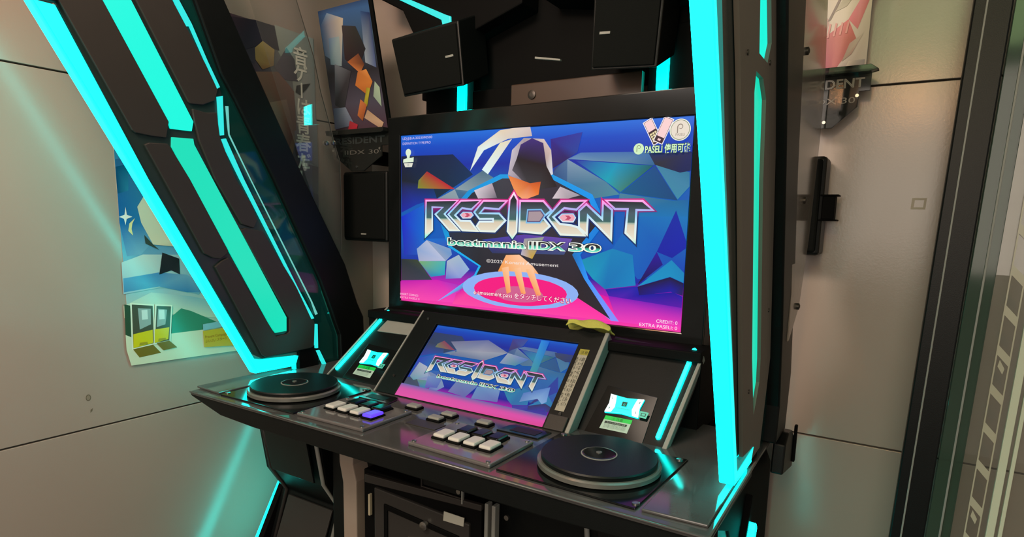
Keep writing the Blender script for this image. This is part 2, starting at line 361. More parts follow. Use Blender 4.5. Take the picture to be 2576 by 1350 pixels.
FACETS = [([(-0.475, 0.204), (-0.264, 0.203), (-0.187, 0.141), (-0.326, 0.069), (-0.475, 0.108)], ['0c1a40', '10204a', '0a2a58', '10283c', '181c22']), ([(-0.475, 0.127), (-0.342, 0.106), (-0.326, 0.069), (-0.408, 0.05), (-0.475, 0.023)], ['1c1f24', '122a52', '0c3a86', '1430a0', '1a22a0']), ([(-0.367, 0.154), (-0.255, 0.098), (-0.405, 0.101), (-0.402, 0.126)], ['a82030', 'c01c30', '7a8a30', '7a8a3a']), ([(-0.151, 0.152), (-0.064, 0.104), (-0.186, 0.069), (-0.329, 0.066), (-0.255, 0.097)], ['4a6a80', '6a8696', '8a9ca6', '7f929c', '8ea0a8']), ([(-0.255, 0.097), (-0.239, 0.069), (-0.186, 0.069), (-0.194, 0.091)], ['4a6e88', '35608a', '2a5a90', '5a7a90']), ([(-0.475, 0.01), (-0.367, 0.054), (-0.366, -0.059), (-0.261, -0.053), (-0.26, -0.07), (-0.404, -0.112), (-0.463, -0.115)], ['1628c8', '0a68c8', '0a6acc', '0a62c0', '2a5ab8', '1f50b8', '2030b0']), ([(-0.408, -0.093), (-0.366, -0.063), (-0.287, -0.126), (-0.399, -0.133)], ['8aa4d0', 'b4bcd4', 'b8bedc', 'a8acc8']), ([(-0.366, -0.063), (-0.268, -0.087), (-0.263, -0.105), (-0.287, -0.126)], ['8fa0c0', '7f9cc8', '6a94c8', '90a0c0']), ([(-0.399, -0.133), (-0.288, -0.127), (-0.291, -0.171), (-0.348, -0.181)], ['78a868', '4ab4b0', '18a0c0', '2080b8']), ([(-0.475, -0.129), (-0.404, -0.128), (-0.343, -0.19), (-0.475, -0.201)], ['2a3034', '3a4430', '363a4a', '403848']), ([(-0.283, -0.126), (-0.236, -0.104), (-0.194, -0.147), (-0.227, -0.177), (-0.287, -0.183)], ['a8b4c8', 'a0b8c8', '90b0d8', '8a98d8', '6070c8']), ([(0.078, 0.232), (0.176, 0.246), (0.163, 0.193), (0.133, 0.176), (0.088, 0.152)], ['302088', '2a38a0', '24409a', '2c1c60', '301a50']), ([(0.133, 0.176), (0.173, 0.192), (0.376, 0.187), (0.383, 0.153), (0.279, 0.163), (0.149, 0.175)], ['6080ac', '4a74b0', '3a6aa8', '2a628e', '5f88a8', '6a90b4']), ([(0.133, 0.176), (0.251, 0.113), (0.292, 0.08), (0.214, 0.069), (0.135, 0.102)], ['8098b0', '50809a', '4a8a9a', '467a90', '3a6a90']), ([(0.133, 0.176), (0.135, 0.102), (0.088, 0.136), (0.094, 0.152)], ['50709a', '2f5a88', '2a4a80', '34266a']), ([(0.155, 0.173), (0.279, 0.161), (0.38, 0.152), (0.294, 0.086), (0.251, 0.114)], ['2a22a0', '0a94bc', '0a5a60', '3a8074', '0aa0b4']), ([(0.384, 0.151), (0.448, 0.065), (0.295, 0.084)], ['0a4a86', '0a4478', '0a5a86']), ([(0.386, 0.153), (0.474, 0.134), (0.476, 0.099), (0.448, 0.067)], ['3a80a0', '2a7496', '3a80a4', '3a86a4']), ([(0.366, 0.183), (0.477, 0.183), (0.48, 0.138), (0.45, 0.133), (0.384, 0.154)], ['142a60', '14205a', '0c1c50', '0c1c50', '2a2a30']), ([(0.292, 0.083), (0.436, 0.064), (0.481, 0.067), (0.484, 0.025), (0.331, 0.023), (0.29, 0.064)], ['4a8098', '1a6a98', '0a60a0', '0a70b0', '0a72b4', '2a7a98']), ([(0.331, 0.023), (0.484, 0.025), (0.487, -0.12), (0.354, -0.14), (0.279, -0.063)], ['0a6ab8', '0a74b8', '0a40b0', '0a58b8', '0a62b8']), ([(0.446, 0.04), (0.482, -0.05), (0.443, -0.08), (0.402, -0.066)], ['0a28a0', '0a1ea8', '0c1c9c', '101ca0']), ([(0.402, -0.066), (0.42, -0.098), (0.355, -0.154)], ['2a0c98', '1c1080', '160c3a']), ([(0.442, -0.085), (0.482, -0.121), (0.481, -0.143), (0.441, -0.128), (0.355, -0.159)], ['0a86bc', '0a80b8', '0a84bc', '0a8cc0', '0a90c4']), ([(0.441, -0.129), (0.481, -0.144), (0.476, -0.174), (0.445, -0.166), (0.36, -0.184), (0.355, -0.16)], ['181034', '141034', '241a5a', '1414a0', '180c70', '1c0c48']), ([(0.18, -0.101), (0.279, -0.063), (0.337, -0.077), (0.35, -0.157), (0.262, -0.173), (0.225, -0.148)], ['0a90b0', '0a80b8', '0a7cb8', '0a84c0', '0a70b4', '0a94bc']), ([(0.264, -0.174), (0.355, -0.159), (0.361, -0.182), (0.451, -0.167), (0.476, -0.176), (0.476, -0.208), (0.285, -0.208)], ['1018a0', '1420a8', '1410a0', '100c98', '1414a8', '5a0ca8', '5a10b0']), ([(-0.479, -0.204), (-0.323, -0.188), (-0.227, -0.199), (-0.234, -0.256), (-0.479, -0.261)], ['c018a8', 'd010b0', 'a030c0', 'f83cb4', 'f848a8']), ([(0.274, -0.191), (0.478, -0.205), (0.477, -0.261), (0.304, -0.259)], ['8810b8', '7a18b4', 'fa38b8', 'f03cb8']), ([(-0.242, -0.225), (-0.121, -0.172), (0.177, -0.174), (0.274, -0.194), (0.304, -0.259), (-0.257, -0.261)], ['e010a0', 'f00898', 'f40498', 'd8089c', 'ff3ca8', 'fa48a4']), ([(-0.201, 0.093), (-0.086, 0.139), (0.088, 0.136), (0.214, 0.08), (0.255, 0.006), (0.185, -0.084), (0.213, -0.149), (0.308, -0.258), (0.285, -0.258), (0.126, -0.155), (-0.121, -0.16), (-0.319, -0.258), (-0.174, -0.163), (-0.158, -0.135), (-0.276, -0.081), (-0.309, -0.006)], ['0a90d8', '0a98e0', '0a98e0', '0a94ee', '0a7ad8', '0a80d8', '2a98ff', '8a90ff', '8a90ff', '2a2834', '2a2834', '8aa8ff', '18b8f8', '10b4f4', '0aa0e0', '0a80c8']), ([(-0.186, 0.086), (-0.078, 0.127), (0.082, 0.125), (0.202, 0.069), (0.235, 0.005), (0.16, -0.085), (0.2, -0.15), (0.283, -0.254), (0.178, -0.202), (-0.121, -0.196), (-0.166, -0.163), (-0.149, -0.134), (-0.26, -0.08), (-0.285, -0.006)], ['2a2834', '3a3844', '332c3a', '2c2a38', '221f2c', '2a2634', '24202c', '2a2630', '2a2028', '2c2028', '20202c', '22202c', '26283c', '242a4c']), ([(-0.179, 0.093), (-0.114, 0.114), (-0.095, 0.071), (-0.164, 0.069)], ['d8ccd4', 'b8a4b0', '6a6070', 'c8b8c4']), ([(0.115, 0.102), (0.178, 0.078), (0.141, 0.069), (0.091, 0.069)], ['c4b4bc', '9a94a4', 'a89ca4', 'd8c8d0']), ([(-0.146, -0.054), (0.002, -0.034), (0.159, -0.041), (0.135, -0.086), (-0.108, -0.093)], ['283ca0', '5a3aa4', '6a4ab0', '3a4a78', '26305c']), ([(0.003, -0.046), (0.069, -0.039), (0.032, -0.103), (-0.007, -0.093)], ['9a98a4', '8a9a90', 'c8a030', 'b8b0c8']), ([(-0.195, 0.151), (-0.167, 0.221), (-0.089, 0.265), (0.012, 0.273), (0.02, 0.243), (-0.061, 0.239), (-0.145, 0.21)], ['e8f0e8', 'dfe4d8', 'e4d0b4', 'd8c4c0', 'c8b4b0', 'd8ccc0', 'dff0f0']), ([(-0.151, 0.154), (-0.088, 0.229), (-0.047, 0.238), (-0.129, 0.14)], ['dff4f4', 'e8e0b8', 'e0d4c0', 'dff4f4']), ([(-0.058, 0.138), (-0.046, 0.207), (-0.007, 0.239), (0.059, 0.233), (0.083, 0.202), (0.091, 0.136), (0.025, 0.105)], ['b8aab8', 'c8bcc8', 'a898a0', 'd8c4c0', 'd0b8b0', 'e0e0e8', '3a3038']), ([(-0.029, 0.183), (-0.017, 0.221), (0.02, 0.237), (0.057, 0.222), (0.07, 0.158), (0.105, 0.102), (0.025, 0.092), (-0.044, 0.15)], ['201420', '3a2470', '3c2878', '38246c', '20141c', '241a20', '3a3a40', '58505c']), ([(-0.058, 0.136), (0.018, 0.112), (0.053, 0.116), (0.047, 0.08), (-0.001, 0.065), (-0.029, 0.081)], ['e88040', 'd05c28', 'c04c20', 'f07c30', 'f8a878', 'f09858']), ([(-0.085, -0.145), (-0.058, -0.096), (-0.012, -0.093), (0.035, -0.124), (0.063, -0.154), (0.006, -0.151), (0.038, -0.206), (0.008, -0.213), (-0.008, -0.226), (-0.036, -0.224), (-0.059, -0.204)], ['f09438', 'f8b078', 'fcc49c', 'fcc49c', 'f89c40', 'fcc090', 'fcb080', 'f8a060', 'fca878', 'f8a060', 'fca050'])]
DISC = [([(0.185, -0.194), (0.181, -0.206), (0.168, -0.217), (0.147, -0.227), (0.118, -0.237), (0.082, -0.244), (0.041, -0.249), (-0.003, -0.252), (-0.048, -0.252), (-0.093, -0.25), (-0.133, -0.244), (-0.168, -0.236), (-0.195, -0.226), (-0.212, -0.214), (-0.217, -0.201), (-0.212, -0.188), (-0.196, -0.176), (-0.17, -0.165), (-0.135, -0.155), (-0.095, -0.148), (-0.051, -0.144), (-0.006, -0.143), (0.038, -0.144), (0.078, -0.148), (0.114, -0.154), (0.144, -0.162), (0.166, -0.172), (0.18, -0.183)], ['8cb0f4']), ([(0.149, -0.197), (0.146, -0.206), (0.135, -0.215), (0.118, -0.223), (0.094, -0.231), (0.065, -0.236), (0.032, -0.241), (-0.003, -0.243), (-0.039, -0.243), (-0.075, -0.24), (-0.107, -0.236), (-0.134, -0.23), (-0.155, -0.222), (-0.168, -0.213), (-0.173, -0.203), (-0.169, -0.193), (-0.156, -0.183), (-0.135, -0.174), (-0.108, -0.167), (-0.077, -0.162), (-0.042, -0.158), (-0.006, -0.157), (0.029, -0.158), (0.062, -0.161), (0.091, -0.165), (0.116, -0.172), (0.134, -0.179), (0.145, -0.188)], ['f41080']), ([(0.073, -0.208), (0.071, -0.213), (0.065, -0.218), (0.056, -0.223), (0.043, -0.227), (0.028, -0.23), (0.011, -0.232), (-0.008, -0.233), (-0.026, -0.233), (-0.044, -0.232), (-0.061, -0.23), (-0.074, -0.226), (-0.085, -0.222), (-0.091, -0.217), (-0.094, -0.211), (-0.092, -0.206), (-0.085, -0.201), (-0.075, -0.196), (-0.062, -0.192), (-0.046, -0.189), (-0.028, -0.187), (-0.009, -0.186), (0.009, -0.186), (0.027, -0.188), (0.042, -0.19), (0.055, -0.194), (0.065, -0.198), (0.071, -0.203)], ['d06090'])]
POSTER_SKY = {'body': [(-0.726, 1.57), (-0.209, 1.679), (-0.164, 0.978), (-0.716, 0.981), (-0.726, 1.027)], 'blue': [(-0.722, 1.54), (-0.583, 1.575), (-0.583, 1.375), (-0.671, 1.287), (-0.708, 1.283), (-0.722, 1.373)], 'star': [(-0.704, 1.416), (-0.702, 1.395), (-0.688, 1.39), (-0.703, 1.384), (-0.707, 1.367), (-0.71, 1.384), (-0.722, 1.389), (-0.708, 1.395)], 'moon': [(-0.681, 1.387), (-0.697, 1.372), (-0.701, 1.352), (-0.689, 1.339), (-0.692, 1.357), (-0.689, 1.372)], 'cream': [(-0.656, 1.445), (-0.589, 1.464), (-0.55, 1.33), (-0.575, 1.307), (-0.637, 1.314), (-0.666, 1.374), (-0.674, 1.417)], 'grey': [(-0.66, 1.341), (-0.637, 1.314), (-0.621, 1.299), (-0.658, 1.317)], 'dark': [(-0.613, 1.291), (-0.565, 1.272), (-0.565, 1.226), (-0.59, 1.239), (-0.625, 1.229)], 'cl1': [(-0.724, 1.267), (-0.666, 1.287), (-0.553, 1.283), (-0.482, 1.209), (-0.51, 1.162), (-0.604, 1.194), (-0.724, 1.181)], 'cl2': [(-0.726, 1.148), (-0.65, 1.18), (-0.535, 1.159), (-0.433, 1.131), (-0.422, 1.079), (-0.586, 1.11), (-0.726, 1.115)], 'blue2': [(-0.722, 1.224), (-0.625, 1.235), (-0.544, 1.224), (-0.458, 1.164), (-0.546, 1.172), (-0.627, 1.195), (-0.722, 1.186)], 'hill': [(-0.595, 1.106), (-0.567, 1.126), (-0.537, 1.115), (-0.437, 1.062), (-0.383, 1.03), (-0.383, 1.01), (-0.601, 1.042)], 'tree': [(-0.724, 1.153), (-0.708, 1.148), (-0.712, 1.047), (-0.726, 1.069)], 'base': [(-0.726, 1.069), (-0.706, 1.057), (-0.165, 1.049), (-0.159, 0.978), (-0.399, 0.971), (-0.716, 0.981), (-0.726, 1.027)], 'm1': [(-0.705, 1.151), (-0.649, 1.142), (-0.652, 1.035), (-0.708, 1.029)], 'm1y': [(-0.706, 1.068), (-0.653, 1.074), (-0.654, 1.036), (-0.708, 1.029)], 'm1s': [(-0.69, 1.139), (-0.655, 1.134), (-0.657, 1.09), (-0.688, 1.079)], 'm2': [(-0.639, 1.141), (-0.598, 1.135), (-0.608, 1.037), (-0.649, 1.035)], 'm2y': [(-0.648, 1.074), (-0.606, 1.075), (-0.611, 1.041), (-0.65, 1.035)], 'm2s': [(-0.635, 1.132), (-0.61, 1.127), (-0.617, 1.085), (-0.642, 1.08)], 'f1': [(-0.709, 1.026), (-0.654, 1.031), (-0.633, 1.004), (-0.693, 1.0)], 'f2': [(-0.645, 1.034), (-0.608, 1.036), (-0.586, 1.013), (-0.626, 1.01)], 'sign': [(-0.505, 1.05), (-0.41, 1.052), (-0.405, 0.99), (-0.503, 1.0)], 'signb': [(-0.504, 1.071), (-0.42, 1.075), (-0.416, 1.056), (-0.504, 1.052)]}
POSTER_TALL = {'body': [(-0.383, 2.004), (-0.058, 2.007), (-0.048, 1.182), (-0.433, 1.131)], 'pale': [(-0.213, 2.011), (-0.058, 2.007), (-0.049, 1.48), (-0.101, 1.505), (-0.129, 1.689), (-0.148, 1.854), (-0.201, 1.931)], 'd1': [(-0.375, 1.993), (-0.286, 2.006), (-0.213, 2.007), (-0.197, 1.934), (-0.26, 1.941), (-0.346, 1.897)], 'd2': [(-0.346, 1.897), (-0.275, 1.932), (-0.291, 1.874), (-0.312, 1.881)], 'yel': [(-0.289, 1.922), (-0.259, 1.95), (-0.216, 1.933), (-0.221, 1.883), (-0.263, 1.862), (-0.288, 1.887)], 'br1': [(-0.292, 1.85), (-0.203, 1.868), (-0.142, 1.817), (-0.137, 1.688), (-0.157, 1.594), (-0.224, 1.689)], 'br2': [(-0.259, 1.759), (-0.174, 1.786), (-0.146, 1.687), (-0.172, 1.619)], 'grey1': [(-0.218, 1.878), (-0.169, 1.951), (-0.138, 1.92), (-0.127, 1.852), (-0.18, 1.848)], 'bk': [(-0.133, 1.838), (-0.074, 1.856), (-0.092, 1.833), (-0.117, 1.809), (-0.138, 1.815)], 'lo1': [(-0.165, 1.593), (-0.047, 1.577), (-0.049, 1.48), (-0.118, 1.504)], 'lo2': [(-0.146, 1.687), (-0.051, 1.74), (-0.047, 1.577), (-0.14, 1.609)]}


# ================================================================== the room
def wall_rows(name, cuts, f_lo, f_hi, joint_lo, joint_hi):
    # a wall: dark joint sheet behind, tall panels in front with open joints between them
    w = box(name, joint_lo, joint_hi, M['joint'], bevel=0); w['kind'] = 'structure'
    for a, b in zip(cuts, cuts[1:]):
        lo = list(f_lo); hi = list(f_hi); lo[2] = a + 0.0022; hi[2] = b - 0.0022
        box('panel', lo, hi, M['wall'], w, bevel=0.0012)
    return w
wleft = wall_rows('wall_left', (0.0, 0.829, 1.738, 2.75), (-0.872, -3.2, 0), (-0.847, 0.245, 0), (-0.90, -3.2, 0), (-0.872, 0.245, 2.75))
wback = wall_rows('wall_back', (0.0, 0.850, 1.752, 2.75), (-0.847, 0.22, 0), (2.6, 0.245, 0), (-0.90, 0.245, 0), (2.6, 0.27, 2.75))
fl = box('floor', (-0.9, -3.2, -0.06), (2.6, 0.27, 0.0), M['floor'], bevel=0); fl['kind'] = 'structure'
ce = box('ceiling', (-0.9, -3.2, 2.75), (2.6, 0.27, 2.80), M['wall'], bevel=0); ce['kind'] = 'structure'

mk = Print(0.0002)
ring = lambda cx, cy, r, n=14: [(cx + 0.7 * r * math.cos(6.2832 * i / n), cy + r * math.sin(6.2832 * i / n)) for i in range(n)]
mk.add(ring(-0.827, 0.914, 0.009), '6a6254'); mk.add(ring(-0.827, 0.914, 0.0065), '8f8678')
mk.build('wall_mark', frame((-0.8469, 0, 0), (0, 1, 0), (0, 0, 1)), M['paper_print'], wleft)
mk = Print(0.0002); mk.add([(-0.824, 0.880), (-0.818, 0.884), (-0.820, 0.876), (-0.825, 0.872)], '70685a')
mk.build('wall_mark', frame((-0.8469, 0, 0), (0, 1, 0), (0, 0, 1)), M['paper_print'], wleft)
tr_ = prism('tape_residue', [(0.945, 1.455), (0.975, 1.455), (0.976, 1.482), (0.946, 1.482)], lambda u, v, w: (u, 0.2197 + w, v), -0.0002, 0.0, M['residue'], wback, 'faint yellowed tape mark', holes=[[(0.951, 1.460), (0.970, 1.460), (0.971, 1.477), (0.952, 1.477)]])

# ================================================================== the machine
cab = root('arcade_cabinet', 'large black rhythm game machine with cyan light strips, two turntables and two lit screens', 'arcade machine', (0, -0.2, 0))


# ---- lower body
box('body', (-0.40, -0.40, 0.0), (0.60, 0.16, 0.862), M['black'], cab, bevel=0.004)
XZ = lambda y0: (lambda u, v, w: (u, y0 + w, v))
YZ = lambda u, v, w: (w, u, v)
fas = prism('deck_fascia', [(-0.705, 0.914), (0.722, 0.914), (0.722, 0.895), (0.585, 0.866), (0.43, 0.861), (-0.43, 0.861), (-0.573, 0.867), (-0.709, 0.900)], XZ(-0.63), 0.0, 0.34, M['black'], cab, bevel=0.003)
for sg in (-1, 1):
    leg = prism('leg', [(-0.10, 0.866), (-0.445, 0.866), (-0.405, 0.62), (-0.350, 0.535), (-0.43, 0.30), (-0.52, 0.0), (0.14, 0.0), (0.14, 0.866)], YZ, sg * 0.42, sg * 0.695, M['black'], cab, bevel=0.004)
    prism('leg_panel', [(0, 0), (1, 0), (1, 1), (0, 1)], lambda u, v, w, s=sg: (s * (0.455 + 0.19 * u), -0.452 - 0.0035 - w + 0.043 * (1 - v) * 0.93, 0.63 + 0.215 * v), 0, 0.006, M['gloss'], leg, bevel=0.001)
    prism('leg_panel', [(0, 0), (1, 0), (1, 1), (0, 1)], lambda u, v, w, s=sg: (s * (0.445 + 0.20 * u), -0.358 - w - 0.09 * (1 - v), 0.30 + 0.225 * v), 0, 0.006, M['plate'], leg, bevel=0.001, label='grey lower leg panel')
    tube('edge_trim', [(sg * 0.425, -0.452, 0.85), (sg * 0.425, -0.412, 0.63), (sg * 0.425, -0.354, 0.535), (sg * 0.425, -0.434, 0.30)], 0.006, M['trim'], leg, 'pale edge trim')
    tube('edge_trim', [(sg * 0.665, -0.450, 0.85), (sg * 0.665, -0.410, 0.63), (sg * 0.665, -0.354, 0.535), (sg * 0.665, -0.434, 0.30)], 0.006, M['plate'], leg)
    # light along the outer side of the leg
    o = prism('leg_light', [(-0.207, 0.750), (-0.214, 0.765), (-0.220, 0.750), (-0.47, 0.32), (-0.46, 0.30), (-0.445, 0.30)], YZ, sg * 0.700, sg * 0.728, M['strip'], cab, 'cyan strip down the outer side of the leg', bevel=0.003)
    prism('leg_light_channel', [(-0.17, 0.80), (-0.20, 0.82), (-0.215, 0.785), (-0.465, 0.33), (-0.45, 0.28), (-0.42, 0.28)], YZ, sg * 0.690, sg * 0.712, M['matte'], cab, bevel=0.002)
# beige upright between left leg and door
prism('upright', [(-0.313, 0.862), (-0.255, 0.862), (-0.262, 0.742), (-0.249, 0.696), (-0.249, 0.0), (-0.297, 0.0), (-0.300, 0.684), (-0.313, 0.74)], XZ(-0.452), 0.0, 0.06, M['cream'], cab, 'beige metal upright', bevel=0.003)
# coin door
dr = prism('coin_door', [(-0.217, 0.06), (0.165, 0.06), (0.165, 0.745), (-0.217, 0.745)], XZ(-0.455), 0, 0.06, M['matte'], cab, bevel=0.004)
prism('door_leaf', [(-0.172, 0.10), (0.135, 0.10), (0.135, 0.692), (-0.172, 0.706)], XZ(-0.463), 0, 0.012, M['plate'], dr, bevel=0.003)
prism('inner_frame', [(-0.135, 0.12), (0.108, 0.12), (0.108, 0.655), (-0.135, 0.672)], XZ(-0.467), 0, 0.008, M['matte'], dr, bevel=0.002, holes=[[(-0.122, 0.13), (0.096, 0.13), (0.096, 0.642), (-0.122, 0.657)]])
prism('frame_rail', [(-0.205, 0.712), (0.17, 0.735), (0.17, 0.75), (-0.205, 0.735)], XZ(-0.464), 0, 0.012, M['plate'], dr, bevel=0.002)
box('hinge', (-0.187, -0.470, 0.627), (-0.181, -0.46, 0.686), M['brass'], dr, 'pale hinge', bevel=0.001)
prism('price_label', [(0.060, 0.682), (0.121, 0.684), (0.123, 0.706), (0.062, 0.706)], XZ(-0.466), 0, 0.002, M['paper'], dr, 'small white paper label', bevel=0.0003)
box('coin_plate', (-0.054, -0.47, 0.56), (0.036, -0.462, 0.604), M['brass'], dr, 'cream notice plate', bevel=0.001)
lathe('lock', [(0.011, 0), (0.011, -0.010), (0.004, -0.012)], (0.005, -0.466, 0.655), M['bolt'], dr, n=20, axis='Y')
cp = prism('coin_slot_panel', [(-0.015, 0.752), (0.118, 0.752), (0.118, 0.855), (-0.015, 0.855)], XZ(-0.458), 0, 0.02, M['black'], cab, bevel=0.002)
box('panel_edge', (-0.013, -0.462, 0.748), (0.110, -0.457, 0.7505), M['plate'], cp, bevel=0.0005)
box('panel_edge', (-0.014, -0.462, 0.748), (-0.0115, -0.457, 0.775), M['plate'], cp, bevel=0.0005)
box('latch_pin', (0.113, -0.466, 0.738), (0.117, -0.458, 0.782), M['trim'], cp, bevel=0.001)
lathe('bolt', [(0.006, 0), (0.006, -0.006)], (0.101, -0.456, 0.764), M['bolt'], cp, n=16, axis='Y')
for x in (0.176, 0.196):
    box('edge_bar', (x, -0.46, 0.05), (x + 0.010, -0.44, 0.755), M['trim'], cab, bevel=0.002)
lathe('bolt', [(0.006, 0), (0.006, -0.006)], (-0.20, -0.452, 0.80), M['bolt'], cab, n=16, axis='Y')
lathe('bolt', [(0.006, 0), (0.006, -0.006)], (0.235, -0.452, 0.735), M['bolt'], cab, n=16, axis='Y')
box('fascia_lip', (-0.43, -0.50, 0.828), (0.60, -0.395, 0.863), M['matte'], cab, bevel=0.003)

# ---- the deck
DZ = 0.915
deck = prism('control_deck', [(-0.702, -0.636), (0.728, -0.636), (0.722, -0.27), (0.722, -0.06), (-0.722, -0.06), (-0.725, -0.42)], lambda u, v, w: (u, v, w), 0.905, DZ, M['deck'], cab, bevel=0.004)
tube('front_edge', [(-0.70, -0.6365, 0.913), (0.726, -0.6365, 0.913)], 0.0020, M['cover'], deck, 'worn front edge')
XY = lambda u, v, w: (u, v, w)
for sg in (-1, 1):
    pan = prism('cover_panel', [(sg * u, v) for u, v in ((0.068, -0.603), (0.288, -0.609), (0.291, -0.440), (0.070, -0.430))], XY, DZ, DZ + 0.009, M['cover'], cab, 'clear scuffed cover plate', bevel=0.003)
    for u, v in ((0.079, -0.594), (0.277, -0.598), (0.280, -0.450), (0.081, -0.441)):
        lathe('bolt', [(0.005, 0.0), (0.005, 0.003), (0.002, 0.004)], (sg * u, v, DZ + 0.008), M['bolt'], pan, n=14)
    end = prism('end_plate', [(sg * u, v) for u, v in ((0.604, -0.612), (0.716, -0.606), (0.712, -0.335), (0.606, -0.330))], XY, DZ, DZ + 0.006, M['deck'], cab, bevel=0.002)
    tray = prism('turntable', [(sg * u, v) for u, v in ((0.302, -0.608), (0.594, -0.614), (0.602, -0.332), (0.306, -0.336))], XY, DZ, DZ + 0.004, M['gloss'], cab, bevel=0.0015)
    cx, cy = sg * 0.462, -0.474
    lathe('platter_rim', [(0.118, 0.006), (0.124, 0.008), (0.124, 0.016), (0.121, 0.019)], (cx, cy, DZ), M['rim'], tray, 'pale translucent platter rim', n=96)
    lathe('platter', [(0.112, 0.010), (0.116, 0.014), (0.117, 0.026), (0.115, 0.029), (0.0, 0.029)][:-1], (cx, cy, DZ), M['black'], tray, n=96)
    lathe('centre_label', [(0.034, 0.028), (0.034, 0.0305), (0.031, 0.0312)], (cx, cy, DZ), M['gloss'], tray, n=48)
    lathe('label_ring', [(0.0365, 0.0285), (0.0365, 0.0300), (0.0350, 0.0302)], (cx, cy, DZ), M['trim'], tray, n=48)
    lathe('spindle', [(0.006, 0.030), (0.006, 0.033), (0.003, 0.034)], (cx, cy, DZ), M['rim'], tray, n=16)
    lathe('bolt', [(0.007, 0.003), (0.007, 0.006), (0.003, 0.007)], (sg * 0.588 if sg > 0 else -0.588, -0.595, DZ), M['bolt'], tray, n=16)
    lathe('bolt', [(0.007, 0.003), (0.007, 0.006), (0.003, 0.007)], (sg * 0.588, -0.345, DZ), M['bolt'], tray, n=16)
    lathe('bolt', [(0.007, 0.003), (0.007, 0.006), (0.003, 0.007)], (sg * 0.318, -0.348, DZ), M['bolt'], tray, n=16)
kz = DZ + 0.009
wx = {1: [0.115, 0.156, 0.197, 0.238], -1: [-0.241, -0.198, -0.155, -0.112]}
bx = {1: [0.141, 0.182, 0.223], -1: [-0.219, -0.176, -0.133]}
for sg in (1, -1):
    for i, x in enumerate(wx[sg]):
        y = -0.534 if sg > 0 else -0.525
        s = box('key_surround', (x - 0.0185, y - 0.026, kz - 0.002), (x + 0.0185, y + 0.026, kz + 0.005), M['matte'], cab, bevel=0.003)
        lit = sg < 0 and i == 3
        box('white_key', (x - 0.0155, y - 0.0225, kz + 0.002), (x + 0.0155, y + 0.0225, kz + 0.012), M['key_blue'] if lit else M['white_key'], s, 'key lit blue violet' if lit else None, bevel=0.004)
    for x in bx[sg]:
        y = -0.483 if sg > 0 else -0.474
        s = box('key_surround', (x - 0.0185, y - 0.026, kz - 0.002), (x + 0.0185, y + 0.026, kz + 0.005), M['matte'], cab, bevel=0.003)
        box('black_key', (x - 0.0155, y - 0.0225, kz + 0.002), (x + 0.0155, y + 0.0225, kz + 0.012), M['gloss'], s, bevel=0.004)
for x, y in ((0.126, -0.392), (0.018, -0.392), (0.010, -0.434), (-0.097, -0.391)):
    s = box('button_surround', (x - 0.021, y - 0.0155, DZ - 0.001), (x + 0.021, y + 0.0155, DZ + 0.006), M['matte'], cab, bevel=0.003)
    box('button', (x - 0.018, y - 0.0125, DZ + 0.003), (x + 0.018, y + 0.0125, DZ + 0.012), M['trim'], s, bevel=0.004)
for sg in (1, -1):
    s = prism('segment_display', [(sg * u, v) for u, v in ((0.172, -0.410), (0.282, -0.408), (0.288, -0.352), (0.190, -0.350), (0.180, -0.365))], XY, DZ, DZ + 0.004, M['gloss'], cab, bevel=0.001)
    prism('display_window', [(sg * u, v) for u, v in ((0.200, -0.397), (0.268, -0.396), (0.271, -0.366), (0.204, -0.366))], XY, DZ + 0.004, DZ + 0.0048, M['black'], s, bevel=0.0003)
box('deck_square', (-0.035, -0.495, DZ), (0.055, -0.452, DZ + 0.002), M['plate'], cab, bevel=0.0008)  # thin grey square on the middle of the deck

# ---- sloping fascia with the small screen and the card readers
TILT = math.radians(46)
SU = Vector((0, math.sin(TILT), math.cos(TILT))); SN = Vector((0, -math.cos(TILT), math.sin(TILT)))
SO = Vector((0, -0.33, 0.913))
def SL(u, s, w):
    p = SO + SU * s + SN * w
    return (u, p.y, p.z)
tm = prism('touch_monitor', [(-0.293, 0.002), (0.312, 0.002), (0.315, 0.298), (-0.296, 0.298)], SL, -0.04, -0.002, M['black'], cab, bevel=0.004, holes=[[(-0.223, 0.010), (0.250, 0.010), (0.250, 0.257), (-0.223, 0.257)]])
# frame around its screen
prism('screen_frame', [(-0.293, 0.002), (0.312, 0.002), (0.315, 0.298), (-0.296, 0.298)], SL, -0.004, 0.004, M['black'], tm, bevel=0.002, holes=[[(-0.223, 0.001 + 0.002), (0.250, 0.003), (0.250, 0.257), (-0.223, 0.257)]])
for a in ((-0.301, -0.296), (0.311, 0.322)):
    prism('side_trim', [(a[0], 0.0), (a[1], 0.0), (a[1], 0.30), (a[0], 0.30)], SL, -0.03, 0.006, M['trim'], tm, 'worn grey edge trim', bevel=0.002)
prism('corner_block', [(0.256, 0.0), (0.308, 0.0), (0.308, 0.040), (0.256, 0.040)], SL, 0.0, 0.010, M['plate'], tm, bevel=0.002)
lathe('bolt', [(0.004, 0.0), (0.004, -0.002)], SL(0.282, 0.046, 0.006), M['bolt'], tm, n=12, axis='Y')
lathe('bolt', [(0.004, 0.0), (0.004, -0.002)], SL(-0.26, 0.06, 0.006), M['screw'], tm, n=12, axis='Y')
lathe('bolt', [(0.004, 0.0), (0.004, -0.002)], SL(-0.26, 0.27, 0.006), M['screw'], tm, n=12, axis='Y')
MS = frame(SL(0.0, 0.0, 0.0045), (1, 0, 0), SU)
lab = Print(0.0002)
lab.add([(0.263, 0.054), (0.288, 0.054), (0.288, 0.240), (0.262, 0.240)], '9a988a')
lab.add([(0.262, 0.222), (0.288, 0.222), (0.288, 0.240), (0.262, 0.240)], '8f8a3c')
